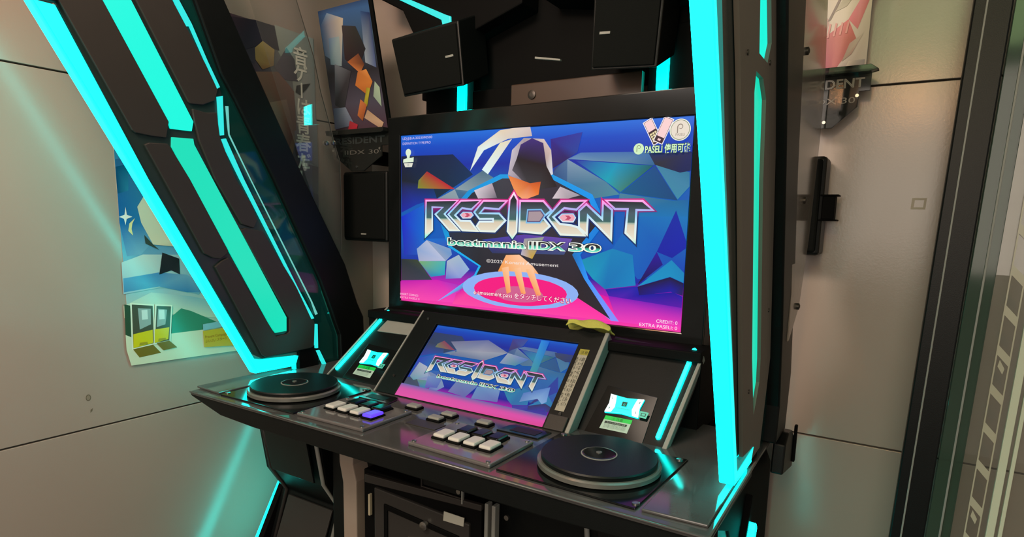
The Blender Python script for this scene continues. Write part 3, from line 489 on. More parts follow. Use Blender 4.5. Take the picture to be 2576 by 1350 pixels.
lab.text('\u6ce8\u610f', 0.267, 0.226, 0.010, '3a3a20')
for k in range(5):
    lab.text(('\u753b\u9762\u306b\u306f\u3084\u3055\u3057\u304f\u30bf\u30c3\u30c1', '\u5f37\u304f\u62bc\u3059\u3068\u6545\u969c\u306e\u539f\u56e0\u306b', '\u306a\u308b\u3053\u3068\u304c\u3042\u308a\u307e\u3059\u306e\u3067', '\u3054\u6ce8\u610f\u304f\u3060\u3055\u3044')[k % 4], 0.2835 - 0.005 * k, 0.215, 0.0046, '4a4a44', rot=-math.pi / 2, same=k > 0, width=0.145)
lab.build('caution_label', MS, M['paper_print'], tm, 'tall pale caution label with a yellow head')
# card reader wings
wl = prism('reader_panel', [(-0.299, 0.0), (-0.299, 0.318), (-0.484, 0.318), (-0.551, 0.012)], SL, -0.06, -0.03, M['black'], cab, bevel=0.004)
wr = prism('reader_panel', [(0.321, 0.0), (0.321, 0.318), (0.560, 0.300), (0.538, 0.006)], SL, -0.06, -0.03, M['black'], cab, bevel=0.004)
def strip_poly(a, b, h):
    a = Vector(a); b = Vector(b); d = (b - a).normalized(); n = Vector((-d.y, d.x)) * h
    return [tuple(a + n - d * 0 + d * 0), tuple(a + d * -h * 0.7), tuple(a - n), tuple(b - n), tuple(b + d * h * 0.7), tuple(b + n)]
def reader(wing, sg, rd, lb, tag, st, edge):
    prism('edge_trim', edge, SL, -0.045, -0.026, M['trim'], wing, 'worn grey edge trim', bevel=0.0015)
    prism('reader_light_strip', strip_poly(st[0], st[1], 0.0058), SL, -0.034, -0.025, M['strip'], wing, 'cyan light bar', bevel=0.002)
    cxr = sum(p[0] for p in rd) / 4; cyr = sum(p[1] for p in rd) / 4
    hw, hh = 0.043, 0.0265
    out = []
    for q, (a, b) in enumerate(((-1, -1), (0, -0.84), (1, -1), (0.90, 0), (1, 1), (0, 0.84), (-1, 1), (-0.90, 0))):
        out.append((cxr + a * hw, cyr + b * hh))
    prism('reader_surround', [(cxr - 0.075, cyr - 0.085), (cxr + 0.070, cyr - 0.085), (cxr + 0.070, cyr + 0.04), (cxr - 0.060, cyr + 0.05)], SL, -0.032, -0.0285, M['gloss'], wing, bevel=0.001)
    prism('card_reader', out, SL, -0.03, -0.024, M['reader'], wing, 'glowing cyan card reader pad', bevel=0.002)
    for s in (-1, 1):
        hot = [(cxr + s * hw * a, cyr + b * hh) for a, b in ((0.98, -0.95), (0.62, -0.86), (0.50, -0.3), (0.55, 0.3), (0.62, 0.86), (0.98, 0.95), (0.89, 0))]
        prism('reader_lamp', hot, SL, -0.0245, -0.0225, M['reader_hot'], wing, 'white hot end of the reader pad', bevel=0.0006)
    mk = Print(0.0002); c = 0.0062
    mk.add([(cxr - c, cyr - c + 0.003), (cxr + c, cyr - c + 0.003), (cxr + c, cyr + c + 0.003), (cxr - c, cyr + c + 0.003)], '0a4a48')
    mk.text('e', cxr, cyr - 0.0012, 0.013, '18d8cc', align='CENTER')
    cp_ = Print(0.0002)
    cp_.text('e-amusement pass', cxr, cyr - 0.011, 0.0045, '0a6a66', align='CENTER')
    for a, b in ((-1, 1), (1, 1), (-1, -1), (1, -1)):
        x0, y0 = cxr + a * 0.034, cyr + b * 0.014
        tk = Print(0.0002); tk.add([(x0 - 0.001, y0 - 0.003), (x0 + 0.001, y0 - 0.003), (x0 + 0.0025 * a * b, y0 + 0.003), (x0 + 0.0005 * a * b, y0 + 0.003)], '0a6a60')
        tk.build('corner_tick', frame(SL(0, 0, -0.0222), (1, 0, 0), SU), M['paper_print'], wing)
    mk.build('reader_mark', frame(SL(0, 0, -0.0222), (1, 0, 0), SU), M['paper_print'], wing, 'dark square mark')
    cp_.build('reader_caption', frame(SL(0, 0, -0.0222), (1, 0, 0), SU), M['paper_print'], wing)
    lp = Print(0.0002)
    x0, x1, y0, y1 = min(p[0] for p in lb), max(p[0] for p in lb), min(p[1] for p in lb), max(p[1] for p in lb)
    lp.add(lb, 'a8c8bc')
    f = (y1 - y0)
    lp.add([(lb[0][0], lb[0][1]), (lb[1][0], lb[1][1]), (lb[1][0], lb[1][1] - 0.30 * f), (lb[0][0] - 0.001, lb[0][1] - 0.30 * f)], '18c850')
    lp.text('\u26a0\u6ce8\u610f', (x0 + x1) / 2, y1 - 0.26 * f, 0.009, '0a5020', align='CENTER')
    lp.add([(x0 + 0.008, y1 - 0.40 * f), (x1 - 0.008, y1 - 0.40 * f), (x1 - 0.009, y1 - 0.56 * f), (x0 + 0.007, y1 - 0.56 * f)], '1a2a2c')
    lp.text('\u30ab\u30fc\u30c9\u306e\u5165\u308c\u5fd8\u308c\u306b\u6ce8\u610f', (x0 + x1) / 2, y1 - 0.53 * f, 0.0042, 'a8c8bc', align='CENTER')
    for k in range(3):
        lp.text('\u30ab\u30fc\u30c9\u3092\u3053\u3053\u306b\u30bf\u30c3\u30c1\u3057\u3066\u304f\u3060\u3055\u3044', x0 + 0.008, y1 - (0.68 + 0.10 * k) * f, 0.0034, '405050')
    lp.build('notice_label', frame(SL(0, 0, -0.0282), (1, 0, 0), SU), M['paper_print'], wing, 'pale notice label with green head')
    tp = Print(0.0002); tp.add(tag, '58d0c0')
    tx = sum(p[0] for p in tag) / 4; ty = sum(p[1] for p in tag) / 4
    tp.add([(tx - 0.006, ty - 0.004), (tx + 0.006, ty - 0.004), (tx + 0.006, ty + 0.004), (tx - 0.006, ty + 0.004)], '0a504c')
    tp.add([(tx - 0.004, ty - 0.0025), (tx + 0.004, ty - 0.0025), (tx + 0.004, ty + 0.0025), (tx - 0.004, ty + 0.0025)], '58d0c0')
    tp.build('contactless_tag', frame(SL(0, 0, -0.0216), (1, 0, 0), SU), M['paper_print'], wing, 'small teal contactless payment tag')
reader(wl, -1, [(-0.439, 0.146), (-0.359, 0.144), (-0.368, 0.094), (-0.449, 0.096)], [(-0.445, 0.090), (-0.374, 0.090), (-0.374, 0.052), (-0.448, 0.055)], [(-0.362, 0.104), (-0.342, 0.104), (-0.344, 0.088), (-0.364, 0.088)], ((-0.468, 0.303), (-0.522, 0.060)), [(-0.479, 0.318), (-0.484, 0.318), (-0.551, 0.012), (-0.546, 0.012)])
reader(wr, 1, [(0.375, 0.142), (0.46, 0.143), (0.456, 0.090), (0.370, 0.090)], [(0.378, 0.084), (0.445, 0.084), (0.443, 0.048), (0.374, 0.048)], [(0.458, 0.109), (0.479, 0.108), (0.477, 0.091), (0.458, 0.092)], ((0.534, 0.306), (0.515, 0.053)), [(0.553, 0.290), (0.561, 0.290), (0.540, 0.006), (0.529, 0.006)])
prism('blank_plate', [(-0.461, 0.220), (-0.333, 0.222), (-0.333, 0.297), (-0.440, 0.293)], SL, -0.031, -0.027, M['trim'], wl, 'bare grey plate', bevel=0.0015)

# ---- pictures on the screens
def logo(pr, k=1.0, du=0.0, dv=0.0):
    T = lambda pts: [(p[0] * k + du, p[1] * k + dv) for p in pts]
    base = shade([(-0.085 * k + dv, '7ff0dc'), (-0.052 * k + dv, '8af4e0'), (-0.035 * k + dv, 'e8f0e0'), (0.005 * k + dv, 'd8eef8'), (0.030 * k + dv, '8ad0f8'), (0.045 * k + dv, 'c0a8f0'), (0.058 * k + dv, 'ff9ce8'), (0.090 * k + dv, 'fff0f8')])
    fill = shade([(-0.085 * k + dv, 'f0ece0'), (-0.030 * k + dv, 'e8e0cc'), (0.000 * k + dv, 'd8c8b0'), (0.0055 * k + dv, '9ab0a0'), (0.008 * k + dv, '3a6464'), (0.030 * k + dv, '485c68'), (0.060 * k + dv, '242830'), (0.090 * k + dv, '1c2028')])
    pink = shade([(-0.09 * k + dv, '0a3a70'), (0.02 * k + dv, '182a68'), (0.06 * k + dv, 'c0207c'), (0.09 * k + dv, 'e01880')])
    for i, L in enumerate(LOGO): pr.add(inset(T(L), -0.0038 * k), pink, same=i > 0)
    bars = (2, 7)
    for i, L in enumerate(LOGO): pr.add(T(L), base, same=i > 0)
    for i, L in enumerate(LOGO):
        if i in bars: continue
        pr.add(inset(T(L), 0.0058 * k), fill, same=i > 0)
    for i in bars:
        pr.add(inset(T(LOGO[i]), 0.003 * k), 'f0a8b8', same=i > bars[0])
    for i in bars:
        q = inset(T(LOGO[i]), 0.007 * k); cxm = sum(p[0] for p in q) / len(q); cym = sum(p[1] for p in q) / len(q)
        pr.add([(cxm - 0.008 * k, cym + 0.006 * k), (cxm + 0.004 * k, cym + 0.006 * k), (cxm + 0.012 * k, cym), (cxm + 0.004 * k, cym - 0.006 * k), (cxm - 0.008 * k, cym - 0.006 * k), (cxm, cym)], 'c04868', same=i > bars[0])
    pr.add(inset(T(DHOLE), -0.004 * k), '78b8e8'); pr.add(T(DHOLE), '5a4a74')
    pr.add(inset(T(DHOLE), 0.003 * k), 'a8949c')
def title(pr, k, du, dv):
    t = shade([(dv - 0.076 * k, '9affe0'), (dv - 0.070 * k, '50c8a8'), (dv - 0.066 * k, '30a890'), (dv - 0.063 * k, '1c2a2c'), (dv - 0.050 * k, '2a1a20')])
    def words(off, grow, col, first):
        for n, (body, x0, x1) in enumerate((('beatmania', -0.274, 0.008), ('IIDX', 0.022, 0.138), ('30', 0.152, 0.246))):
            pr.text(body, du + (x0 - grow) * k, dv - 0.0745 * k, 0.031 * k, col, off=off * k, width=(x1 - x0 + 2 * grow) * k, same=n > 0)
    words(0.0034, 0.0052, '0a2a50', True)
    words(0.0022, 0.0034, 'f4f8ec', True)
    words(0.0004, 0.0, t, True)
def bg(pr, k, du, dv, dull=0.0, figure=True):
    T = lambda pts: [(p[0] * k + du, p[1] * k + dv) for p in pts]
    def C_(c):
        r = []
        for h in (c if isinstance(c, list) else [c]):
            v = [int(h[i:i + 2], 16) for i in (0, 2, 4)]
            g = (96, 116, 168)
            r.append('%02x%02x%02x' % tuple(int(a * (1 - dull) + b * dull) for a, b in zip(v, g)))
        return r
    W2, H2 = 0.4775, 0.269
    back = shade([(-H2 * k + dv, 'f838a8'), (-0.19 * k + dv, 'b010b0'), (-0.15 * k + dv, '1c20a0'), (-0.05 * k + dv, '0a58b8'), (0.09 * k + dv, '0a5ab0'), (0.17 * k + dv, '1428a0'), (0.23 * k + dv, '0a48c0'), (H2 * k + dv, '1a6ad8')])
    pr.add(T([(-W2, -H2), (W2, -H2), (W2, H2), (-W2, H2)]), back)
    for i, (pts, cols) in enumerate(FACETS):
        if not figure and i >= NFACET_BG: break
        pr.add(T(pts), C_(cols) if i < 27 else cols)
main_pic = Print(0.00012)
NFACET_BG = 29
bg(main_pic, 1, 0, 0)
for pts, col in DISC: main_pic.add(pts, col[0])
for i in range(3):   # fingers' place: pale shards over the disc
    x = 0.0 - 0.060 + 0.042 * i
    main_pic.add([(x - 0.012, -0.135), (x + 0.012, -0.130), (x + 0.022 + 0.010 * i, -0.205), (x + 0.008 + 0.010 * i, -0.212)], ['f8b880', 'fcc8a0', 'fca870', 'f89050'])
logo(main_pic); title(main_pic, 1, 0, 0)
main_pic.text('\u00a92023 Konami Amusement', -0.127, -0.1215, 0.0135, 'f0e8e4', width=0.247)
main_pic.text('e-amusement pass \u3092\u30bf\u30c3\u30c1\u3057\u3066\u304f\u3060\u3055\u3044', -0.172, -0.2215, 0.0185, 'd01c70', off=0.0014, width=0.336)
main_pic.text('e-amusement pass \u3092\u30bf\u30c3\u30c1\u3057\u3066\u304f\u3060\u3055\u3044', -0.172, -0.2215, 0.0185, 'fff8f0', width=0.336)
main_pic.text('INSERT COIN(S)', -0.474, -0.2485, 0.0095, 'fcc8e4', width=0.078)
main_pic.text('EXTRA PASELI: 0', -0.474, -0.2600, 0.0095, 'fcb8dc', width=0.084)
main_pic.text('CREDIT: 0', 0.413, -0.2490, 0.0125, 'fff0f8', width=0.056)
main_pic.text('EXTRA PASELI: 0', 0.368, -0.2625, 0.0125, 'fff0f8', width=0.101)
main_pic.text('LDJ:J:B:A:2023090500', -0.462, 0.2545, 0.0105, 'd8c8f0', width=0.122)
main_pic.text('DEFINITION TYPE:PRO', -0.462, 0.2385, 0.0105, 'd8c8f0', width=0.116)
# stamp mark
cs = lambda cx, cy, r, n=20: [(cx + r * math.cos(2 * math.pi * i / n), cy + r * math.sin(2 * math.pi * i / n)) for i in range(n)]
main_pic.add(cs(-0.438, 0.214, 0.0115), 'e0f0d4'); main_pic.add([(-0.446, 0.212), (-0.430, 0.212), (-0.434, 0.190), (-0.442, 0.190)], 'e0f0d4')
main_pic.add([(-0.459, 0.193), (-0.446, 0.196), (-0.424, 0.197), (-0.415, 0.199), (-0.416, 0.184), (-0.460, 0.183)], 'e0f0d4')
main_pic.add([(-0.457, 0.181), (-0.418, 0.181), (-0.423, 0.168), (-0.451, 0.168)], 'e0e0d0')
main_pic.text('\u5370', -0.438, 0.1715, 0.009, '8a8a90', align='CENTER')
# telephones and round mark
def phone(pr, cx, cy, a, key):
    c, s = math.cos(a), math.sin(a)
    R = lambda pts: [(cx + c * x - s * y, cy + s * x + c * y) for x, y in pts]
    pr.add(R([(-0.0135, -0.036), (0.0135, -0.036), (0.0135, 0.030), (-0.0135, 0.030)]), 'f8f0f4')
    pr.add(R([(-0.0115, -0.034), (0.0115, -0.034), (0.0115, 0.028), (-0.0115, 0.028)]), '3a2030')
    if key:
        pr.add(R([(-0.0105, 0.000), (0.0105, 0.000), (0.0105, 0.027), (-0.0105, 0.027)]), 'f8d0d0')
        for r_ in range(4):
            for q_ in range(3):
                x, y = -0.0095 + 0.0066 * q_, -0.010 - 0.0062 * r_
                pr.add(R([(x, y), (x + 0.0052, y), (x + 0.0052, y + 0.0048), (x, y + 0.0048)]), 'e8d8a8', same=r_ + q_ > 0)
    else:
        pr.add(R([(-0.0105, -0.020), (0.0105, -0.020), (0.0105, 0.027), (-0.0105, 0.027)]), 'f8d0d0')
        pr.add(R([(-0.004, -0.030), (0.004, -0.030), (0.004, -0.025), (-0.004, -0.025)]), 'f8d0d0')
phone(main_pic, 0.374, 0.238, 0.50, True)
phone(main_pic, 0.405, 0.240, -0.42, False)
def swirl(pr, cx, cy, r, col):
    pts = []
    for i in range(18):
        a = math.pi * (1.0 - 1.75 * i / 17); q = r * (1 - 0.028 * i); pts.append((cx + q * math.cos(a), cy + q * math.sin(a)))
    o = [(cx + (p[0] - cx) * 0.72, cy + (p[1] - cy) * 0.72) for p in pts]
    for i in range(17): pr.add([pts[i], pts[i + 1], o[i + 1], o[i]], col, same=i > 0)
    pr.add([(cx - r, cy + 0.1 * r), (cx - 0.72 * r, cy + 0.1 * r), (cx - 0.72 * r, cy - 1.7 * r), (cx - r, cy - 1.9 * r)], col, same=True)
main_pic.add(cs(0.446, 0.236, 0.0265, 32), 'f0f0dc'); main_pic.add(cs(0.446, 0.236, 0.0240, 32), '5a6a50'); main_pic.add(cs(0.446, 0.236, 0.0228, 32), 'e8dccc')
swirl(main_pic, 0.447, 0.243, 0.0085, '8a7a70')
main_pic.text('PASELI', 0.447, 0.2215, 0.0085, '9a8a80', align='CENTER')
main_pic.add(cs(0.3415, 0.194, 0.0140, 28), 'd0f0c0'); swirl(main_pic, 0.342, 0.198, 0.0062, '7a7a5a')
main_pic.text('PASELI \u4f7f\u7528\u53ef\u80fd', 0.3585, 0.1835, 0.0235, '204818', off=0.0016, width=0.116)
main_pic.text('PASELI \u4f7f\u7528\u53ef\u80fd', 0.3585, 0.1835, 0.0235, 'd8f8c8', off=0.0005, width=0.116)

# ---- main monitor
mon = prism('main_monitor', [(-0.530, 1.082), (0.535, 1.082), (0.535, 1.738), (-0.530, 1.728)], XZ(-0.02), 0.0, 0.21, M['black'], cab, bevel=0.006)
prism('bezel', [(-0.530, 1.082), (0.535, 1.082), (0.535, 1.738), (-0.530, 1.728)], XZ(-0.026), 0, 0.008, M['gloss'], mon, bevel=0.003, holes=[[(-0.4775, 1.131), (0.4775, 1.131), (0.4775, 1.669), (-0.4775, 1.669)]])
main_pic.build('screen', frame((0, -0.0215, 1.40), (1, 0, 0), (0, 0, 1)), M['screen_print'], mon, 'lit screen with the silver RESIDENT title on blue facets', clip=(-0.4765, -0.2685, 0.4765, 0.2685))
for x in (-0.05, 0.02):
    lathe('indicator', [(0.003, 0), (0.003, -0.002)], (x, -0.026, 1.10), M['bolt'], mon, n=12, axis='Y')
# ledge between monitor and small screen
prism('ledge', [(-0.530, 1.080), (0.56, 1.080), (0.56, 1.105), (-0.530, 1.105)], XZ(-0.125), 0.0, 0.115, M['matte'], cab, bevel=0.003)
box('fascia_back', (-0.53, -0.12, 0.90), (0.56, 0.16, 1.085), M['matte'], cab, bevel=0.003)

# ---- small screen picture
small = Print(0.00012)
bg(small, 0.490, 0.0135, 0.131, 0.40, figure=False)
for pts, cols in (([(-0.140, 0.205), (-0.02, 0.228), (0.060, 0.196), (-0.03, 0.186), (-0.10, 0.176)], ['7a7a98', '6a74a8', '8a90a8', 'a0a2b4', '9098ac']),
                  ([(-0.10, 0.176), (-0.03, 0.186), (0.060, 0.196), (0.0, 0.160), (-0.12, 0.160)], ['8890a8', 'a4a8b8', '9aa2b4', '7484a4', '6a78a0']),
                  ([(0.060, 0.196), (0.13, 0.186), (0.10, 0.160), (0.05, 0.160)], ['a0acc0', '5a78c8', '4a90a8', '8a9cc0']),
                  ([(0.140, 0.252), (0.165, 0.252), (0.170, 0.140), (0.150, 0.140)], ['2a90e8', '1a70e0', '3a9aa0', '4aa0a0']),
                  ([(-0.205, 0.120), (-0.17, 0.110), (-0.15, 0.080), (-0.19, 0.060), (-0.21, 0.070)], ['a8b4c8', 'b8bed0', '98a8cc', '68a0b0', '7898b0']),
                  ([(-0.15, 0.080), (-0.10, 0.088), (-0.10, 0.050), (-0.14, 0.046)], ['7898c8', '6a88c8', '5868b8', '6a58c0']),
                  ([(-0.05, 0.085), (0.02, 0.078), (0.00, 0.040), (-0.06, 0.046)], ['7088b8', '6a86c0', '6a68b0', '7a78b8']),
                  ([(0.02, 0.078), (0.09, 0.085), (0.10, 0.045), (0.02, 0.040)], ['6a98c8', '78a0d0', '6a70b8', '7088c0']),
                  ([(0.16, 0.085), (0.225, 0.115), (0.232, 0.072), (0.222, 0.064), (0.205, 0.076), (0.160, 0.058)], ['5a80c8', '5a88d0', '80a8e0', '8ab0e4', '88b0e0', '6a90c8'])):
    small.add(pts, cols)
small.add([(-0.223, 0.003), (0.250, 0.003), (0.250, 0.020), (-0.223, 0.028)], ['f058b0', 'e8489c', 'e850b0', 'e058b0'])
small.add([(-0.223, 0.028), (0.250, 0.020), (0.250, 0.036), (-0.223, 0.044)], ['e058b0', 'e850b0', '6a68b0', '6a70b8'])
logo(small, 0.485, 0.0145, 0.1165); title(small, 0.485, 0.0145, 0.1165)
small.build('screen', frame(SL(0, 0, -0.003), (1, 0, 0), SU), M['screen_dim'], tm, 'lit small screen with the same silver title', clip=(-0.223, 0.003, 0.250, 0.257))

# ---- side pillars
def PX(sg, x0=0.694):
    return lambda u, v, w: (0.0137 + sg * (x0 + 0.0184 * (v - 0.93) + w), u, v)
UP = (-0.137, 0.25)
up = lambda p: (p[0] + UP[0], p[1] + UP[1])
STRIP = [(-0.945, 1.847), (-0.785, 1.557), (-0.446, 0.940), (-0.304, 0.937), (-0.294, 0.961), (-0.428, 0.971), (-0.454, 0.979), (-0.728, 1.485), (-0.904, 1.847)]
STRIP_OUT = [(-0.945, 1.847), (-0.785, 1.557), (-0.446, 0.940), (-0.304, 0.937), (-0.294, 0.961), (-0.437, 0.955), (-0.777, 1.557), (-0.937, 1.847)]
GUIDE = [(-0.937, 1.847), (-0.777, 1.557), (-0.437, 0.955), (-0.300, 0.950), (-0.294, 0.961), (-0.424, 0.973), (-0.454, 0.990), (-0.728, 1.497), (-0.890, 1.847)]
PL1 = [up((-0.805, 1.889)), (-0.805, 1.889), (-0.666, 1.633), (-0.675, 1.592), (-0.712, 1.592), (-0.751, 1.595), (-0.758, 1.600), (-0.890, 1.850), up((-0.890, 1.850))]
PL2 = [(-0.731, 1.569), (-0.720, 1.575), (-0.673, 1.578), (-0.664, 1.567), (-0.619, 1.493), (-0.518, 1.301), (-0.523, 1.293), (-0.543, 1.279), (-0.565, 1.282), (-0.591, 1.295), (-0.689, 1.488)]
PLB = [(-0.561, 1.258), (-0.539, 1.274), (-0.519, 1.282), (-0.378, 1.045), (-0.372, 1.034), (-0.331, 1.037), (-0.322, 1.042), (-0.320, 1.084), (-0.328, 1.097), (-0.477, 1.360), (-0.460, 1.365), (-0.430, 1.361), (-0.404, 1.356), (-0.281, 1.169), (-0.226, 1.066), (-0.223, 1.057), (-0.229, 0.983), (-0.242, 0.978), (-0.410, 0.976), (-0.424, 0.984)]
PL3 = [up((-0.729, 1.911)), (-0.729, 1.911), (-0.611, 1.692), (-0.606, 1.688), (-0.570, 1.691), (-0.535, 1.708), (-0.525, 1.738), (-0.556, 1.797), (-0.605, 1.882), (-0.639, 1.938), up((-0.639, 1.938))]
PL4 = [(-0.601, 1.676), (-0.563, 1.672), (-0.532, 1.677), (-0.526, 1.614), (-0.484, 1.503), (-0.434, 1.430), (-0.419, 1.389), (-0.433, 1.365), (-0.472, 1.376), (-0.547, 1.498), (-0.587, 1.596), (-0.598, 1.650)]
WD1 = [up((-0.805, 1.889)), (-0.805, 1.889), (-0.666, 1.633), (-0.661, 1.617), (-0.604, 1.618), (-0.598, 1.643), (-0.738, 1.908), up((-0.738, 1.908))]
WD2 = [(-0.659, 1.596), (-0.601, 1.599), (-0.599, 1.584), (-0.329, 1.089), (-0.331, 1.046), (-0.372, 1.045), (-0.385, 1.062), (-0.619, 1.493), (-0.661, 1.572)]
K1 = [up((-0.633, 1.939)), (-0.633, 1.939), (-0.605, 1.882), (-0.594, 1.885), (-0.555, 1.804), (-0.528, 1.740), (-0.519, 1.746), (-0.551, 1.807), (-0.590, 1.891), (-0.622, 1.943), up((-0.622, 1.943))]
KS = [K1, [(-0.526, 1.720), (-0.512, 1.724), (-0.514, 1.619), (-0.524, 1.617)],
      [(-0.523, 1.607), (-0.509, 1.611), (-0.459, 1.504), (-0.282, 1.173), (-0.225, 1.074), (-0.237, 1.073), (-0.287, 1.173), (-0.469, 1.504)],
      [(-0.223, 1.054), (-0.212, 1.053), (-0.213, 0.973), (-0.223, 0.974)],
      [(-0.218, 0.965), (-0.207, 0.965), (-0.171, 0.895), (-0.183, 0.894)]]
LN = [(-0.500, 1.700), (-0.491, 1.701), (-0.491, 1.646), (-0.4915, 1.625), (-0.430, 1.506), (-0.224, 1.129), (-0.203, 1.085), (-0.213, 1.083), (-0.229, 1.128), (-0.4335, 1.506), (-0.495, 1.622), (-0.4975, 1.646)]
CORE = [up((-0.900, 1.860)), (-0.897, 1.850), (-0.728, 1.495), (-0.450, 0.990), (-0.420, 0.972), (-0.235, 0.972), (-0.216, 0.985), (-0.216, 1.060), (-0.505, 1.610), (-0.510, 1.735), (-0.612, 1.945), up((-0.612, 1.945))]
REAR = [up((-0.580, 1.955)), (-0.580, 1.955), (-0.515, 1.782), (-0.475, 1.718), (-0.359, 1.511), (-0.196, 1.196), (-0.117, 1.005), (-0.115, 0.916), (0.015, 0.916), (0.012, 1.060), (-0.020, 1.130), (-0.075, 1.250), (-0.215, 1.519), (-0.330, 1.800), (-0.430, 1.985), up((-0.430, 1.985))]
REAR_L = [up((-0.580, 1.955)), (-0.580, 1.955), (-0.515, 1.782), (-0.475, 1.718), (-0.359, 1.511), (-0.196, 1.196), (-0.117, 1.005), (-0.115, 0.916), (-0.005, 0.916), (-0.008, 1.055), (-0.035, 1.107), (-0.087, 1.244), (-0.248, 1.519), (-0.400, 1.800), (-0.495, 1.979), up((-0.495, 1.979))]
SHEET = [up((-0.615, 1.945)), (-0.612, 1.945), (-0.512, 1.735), (-0.508, 1.612), (-0.218, 1.066), (-0.214, 0.975), (-0.170, 0.895), (-0.118, 0.918), (-0.120, 1.000), (-0.196, 1.196), (-0.359, 1.511), (-0.475, 1.718), (-0.515, 1.782), (-0.580, 1.955), up((-0.580, 1.955))]
OUT = [(-0.864, 1.939), (-0.727, 1.689), (-0.679, 1.601), (-0.488, 1.179), (-0.385, 0.953), (-0.300, 0.935), (-0.214, 0.935), (-0.199, 1.129), (-0.293, 1.350), (-0.387, 1.568), (-0.398, 1.785), (-0.470, 1.960)]
SL1 = [(-0.700, 1.900), (-0.608, 1.724), (-0.580, 1.656), (-0.517, 1.656), (-0.500, 1.690), (-0.535, 1.745), (-0.620, 1.905)]
SL2 = [(-0.589, 1.629), (-0.537, 1.629), (-0.500, 1.604), (-0.461, 1.483), (-0.312, 1.148), (-0.299, 1.097), (-0.325, 1.034), (-0.399, 1.163), (-0.534, 1.478), (-0.589, 1.599)]
for sg in (-1, 1):
    f = PX(sg)
    pil = prism('side_pillar', CORE, f, -0.004, 0.004, M['channel'], cab, bevel=0.001)
    prism('light_strip', STRIP, f, -0.0135, -0.001, M['strip_soft'], pil, 'cyan strip along the front edge', bevel=0.0)
    prism('light_strip', STRIP_OUT, f, -0.001, 0.0135, M['strip_soft'], pil, 'cyan strip along the front edge', bevel=0.0)
    prism('light_guide', GUIDE, f, 0.004, 0.0125, M['guide'], pil, 'dim teal light guide on the outer side', bevel=0.0)
    # bright lit nose of the strip
    nose = [(-0.953, 1.847), (-0.793, 1.557), (-0.452, 0.934), (-0.304, 0.931), (-0.304, 0.9375), (-0.446, 0.9405), (-0.785, 1.5575), (-0.945, 1.847)]
    prism('light_nose', nose, f, -0.0140, 0.0140, M['strip'], pil, 'brightest rim of the strip', bevel=0.002)
    box('light_foot', (0.0137 + sg * 0.694 - 0.006, -0.306, 0.917), (0.0137 + sg * 0.694 + 0.006, -0.298, 0.940), M['strip'], pil, bevel=0.001)
    prism('strip_cap', [(-0.955, 1.852), (-0.900, 1.852), (-0.925, 1.905), (-0.985, 1.905)], f, -0.020, 0.020, M['black'], pil, bevel=0.004)
    for nm, P in (('cover_plate', PL1), ('cover_plate', PL2), ('cover_plate', PLB), ('cover_plate', PL3), ('cover_plate', PL4)):
        prism(nm, P, f, -0.0125, -0.004, M['plate'], pil, bevel=0.002)
    prism('wide_light', WD1, f, -0.0085, -0.003, M['wide_top'], pil, 'broad cyan light panel', bevel=0.001)
    prism('wide_light', WD2, f, -0.0085, -0.003, M['wide_low'], pil, 'broad green cyan light panel', bevel=0.001)
    for P in KS: prism('rear_light', P, f, -0.0128, -0.004, M['line'], pil, 'thin cyan line light', bevel=0.0)
    prism('window_sheet', SHEET, f, -0.003, 0.003, M['teal_glass'], pil, 'see-through teal sheet')
    prism('etched_line', LN, f, -0.0045, -0.003, M['etch'], pil, 'fine glowing etched line')
    prism('rear_frame', REAR if sg > 0 else REAR_L, f, -0.028 if sg > 0 else -0.016, 0.030, M['black'], pil, bevel=0.004)
    box('pillar_foot', (min(sg * 0.675, sg * 0.715), -0.285, 0.905), (max(sg * 0.675, sg * 0.715), -0.205, 0.985), M['matte'], pil, bevel=0.003)
    # outer face
    oc = prism('outer_cover', OUT, f, 0.005, 0.0123, M['outer'], cab, 'grey metal outer cover with lit slots', holes=[SL1, SL2], bevel=0.0)
    prism('slot_light', SL1, f, 0.0042, 0.0058, M['wide_top'], oc, 'cyan light in the upper slot')
    prism('slot_light', SL2, f, 0.0042, 0.0058, M['wide_low'], oc, 'green cyan light in the lower slot')
    for u, v in ((-0.42, 1.745), (-0.655, 1.64), (-0.50, 1.66), (-0.28, 1.24), (-0.40, 1.10)):
        lathe('screw', [(0.004, 0.0), (0.004, sg * 0.002)], f(u, v, 0.012), M['screw'], oc, n=12, axis='X')
    # foot bracket of the rear frame
    br = prism('frame_bracket', [(-0.07, 0.83), (0.085, 0.80), (0.095, 0.875), (0.04, 0.91), (-0.02, 0.92), (-0.06, 0.90)], YZ, 0.0137 + sg * 0.710, 0.0137 + sg * 0.738, M['black'], cab, bevel=0.004)
    prism('bracket_arm', [(0.065, 0.82), (0.080, 0.82), (0.080, 0.915), (0.065, 0.915)], YZ, 0.0137 + sg * 0.738, 0.0137 + sg * 0.745, M['matte'], br, bevel=0.002)
    # clear wing that runs back from the frame
    if sg > 0:
        WP = [(-0.46, 2.12), (-0.07, 2.12), (0.014, 1.92), (0.090, 1.762), (0.106, 1.635), (0.067, 1.378), (0.000, 1.218), (-0.110, 1.157), (-0.12, 1.157), (-0.13, 1.26), (-0.25, 1.52), (-0.36, 1.80)]
        xo = 0.742
    else:
        WP = [(-0.52, 2.29), (-0.35, 2.29), (-0.190, 1.90), (-0.165, 1.800), (-0.134, 1.714), (-0.112, 1.644), (-0.089, 1.588), (-0.086, 1.465), (-0.088, 1.304), (-0.115, 1.22), (-0.20, 1.45), (-0.33, 1.78)]
        xo = -0.690
    wg = prism('side_wing', WP, YZ, xo, xo + 0.003, M['frost'] if sg > 0 else M['pane'], cab, 'frosted acrylic side wing' if sg > 0 else 'clear acrylic side wing')
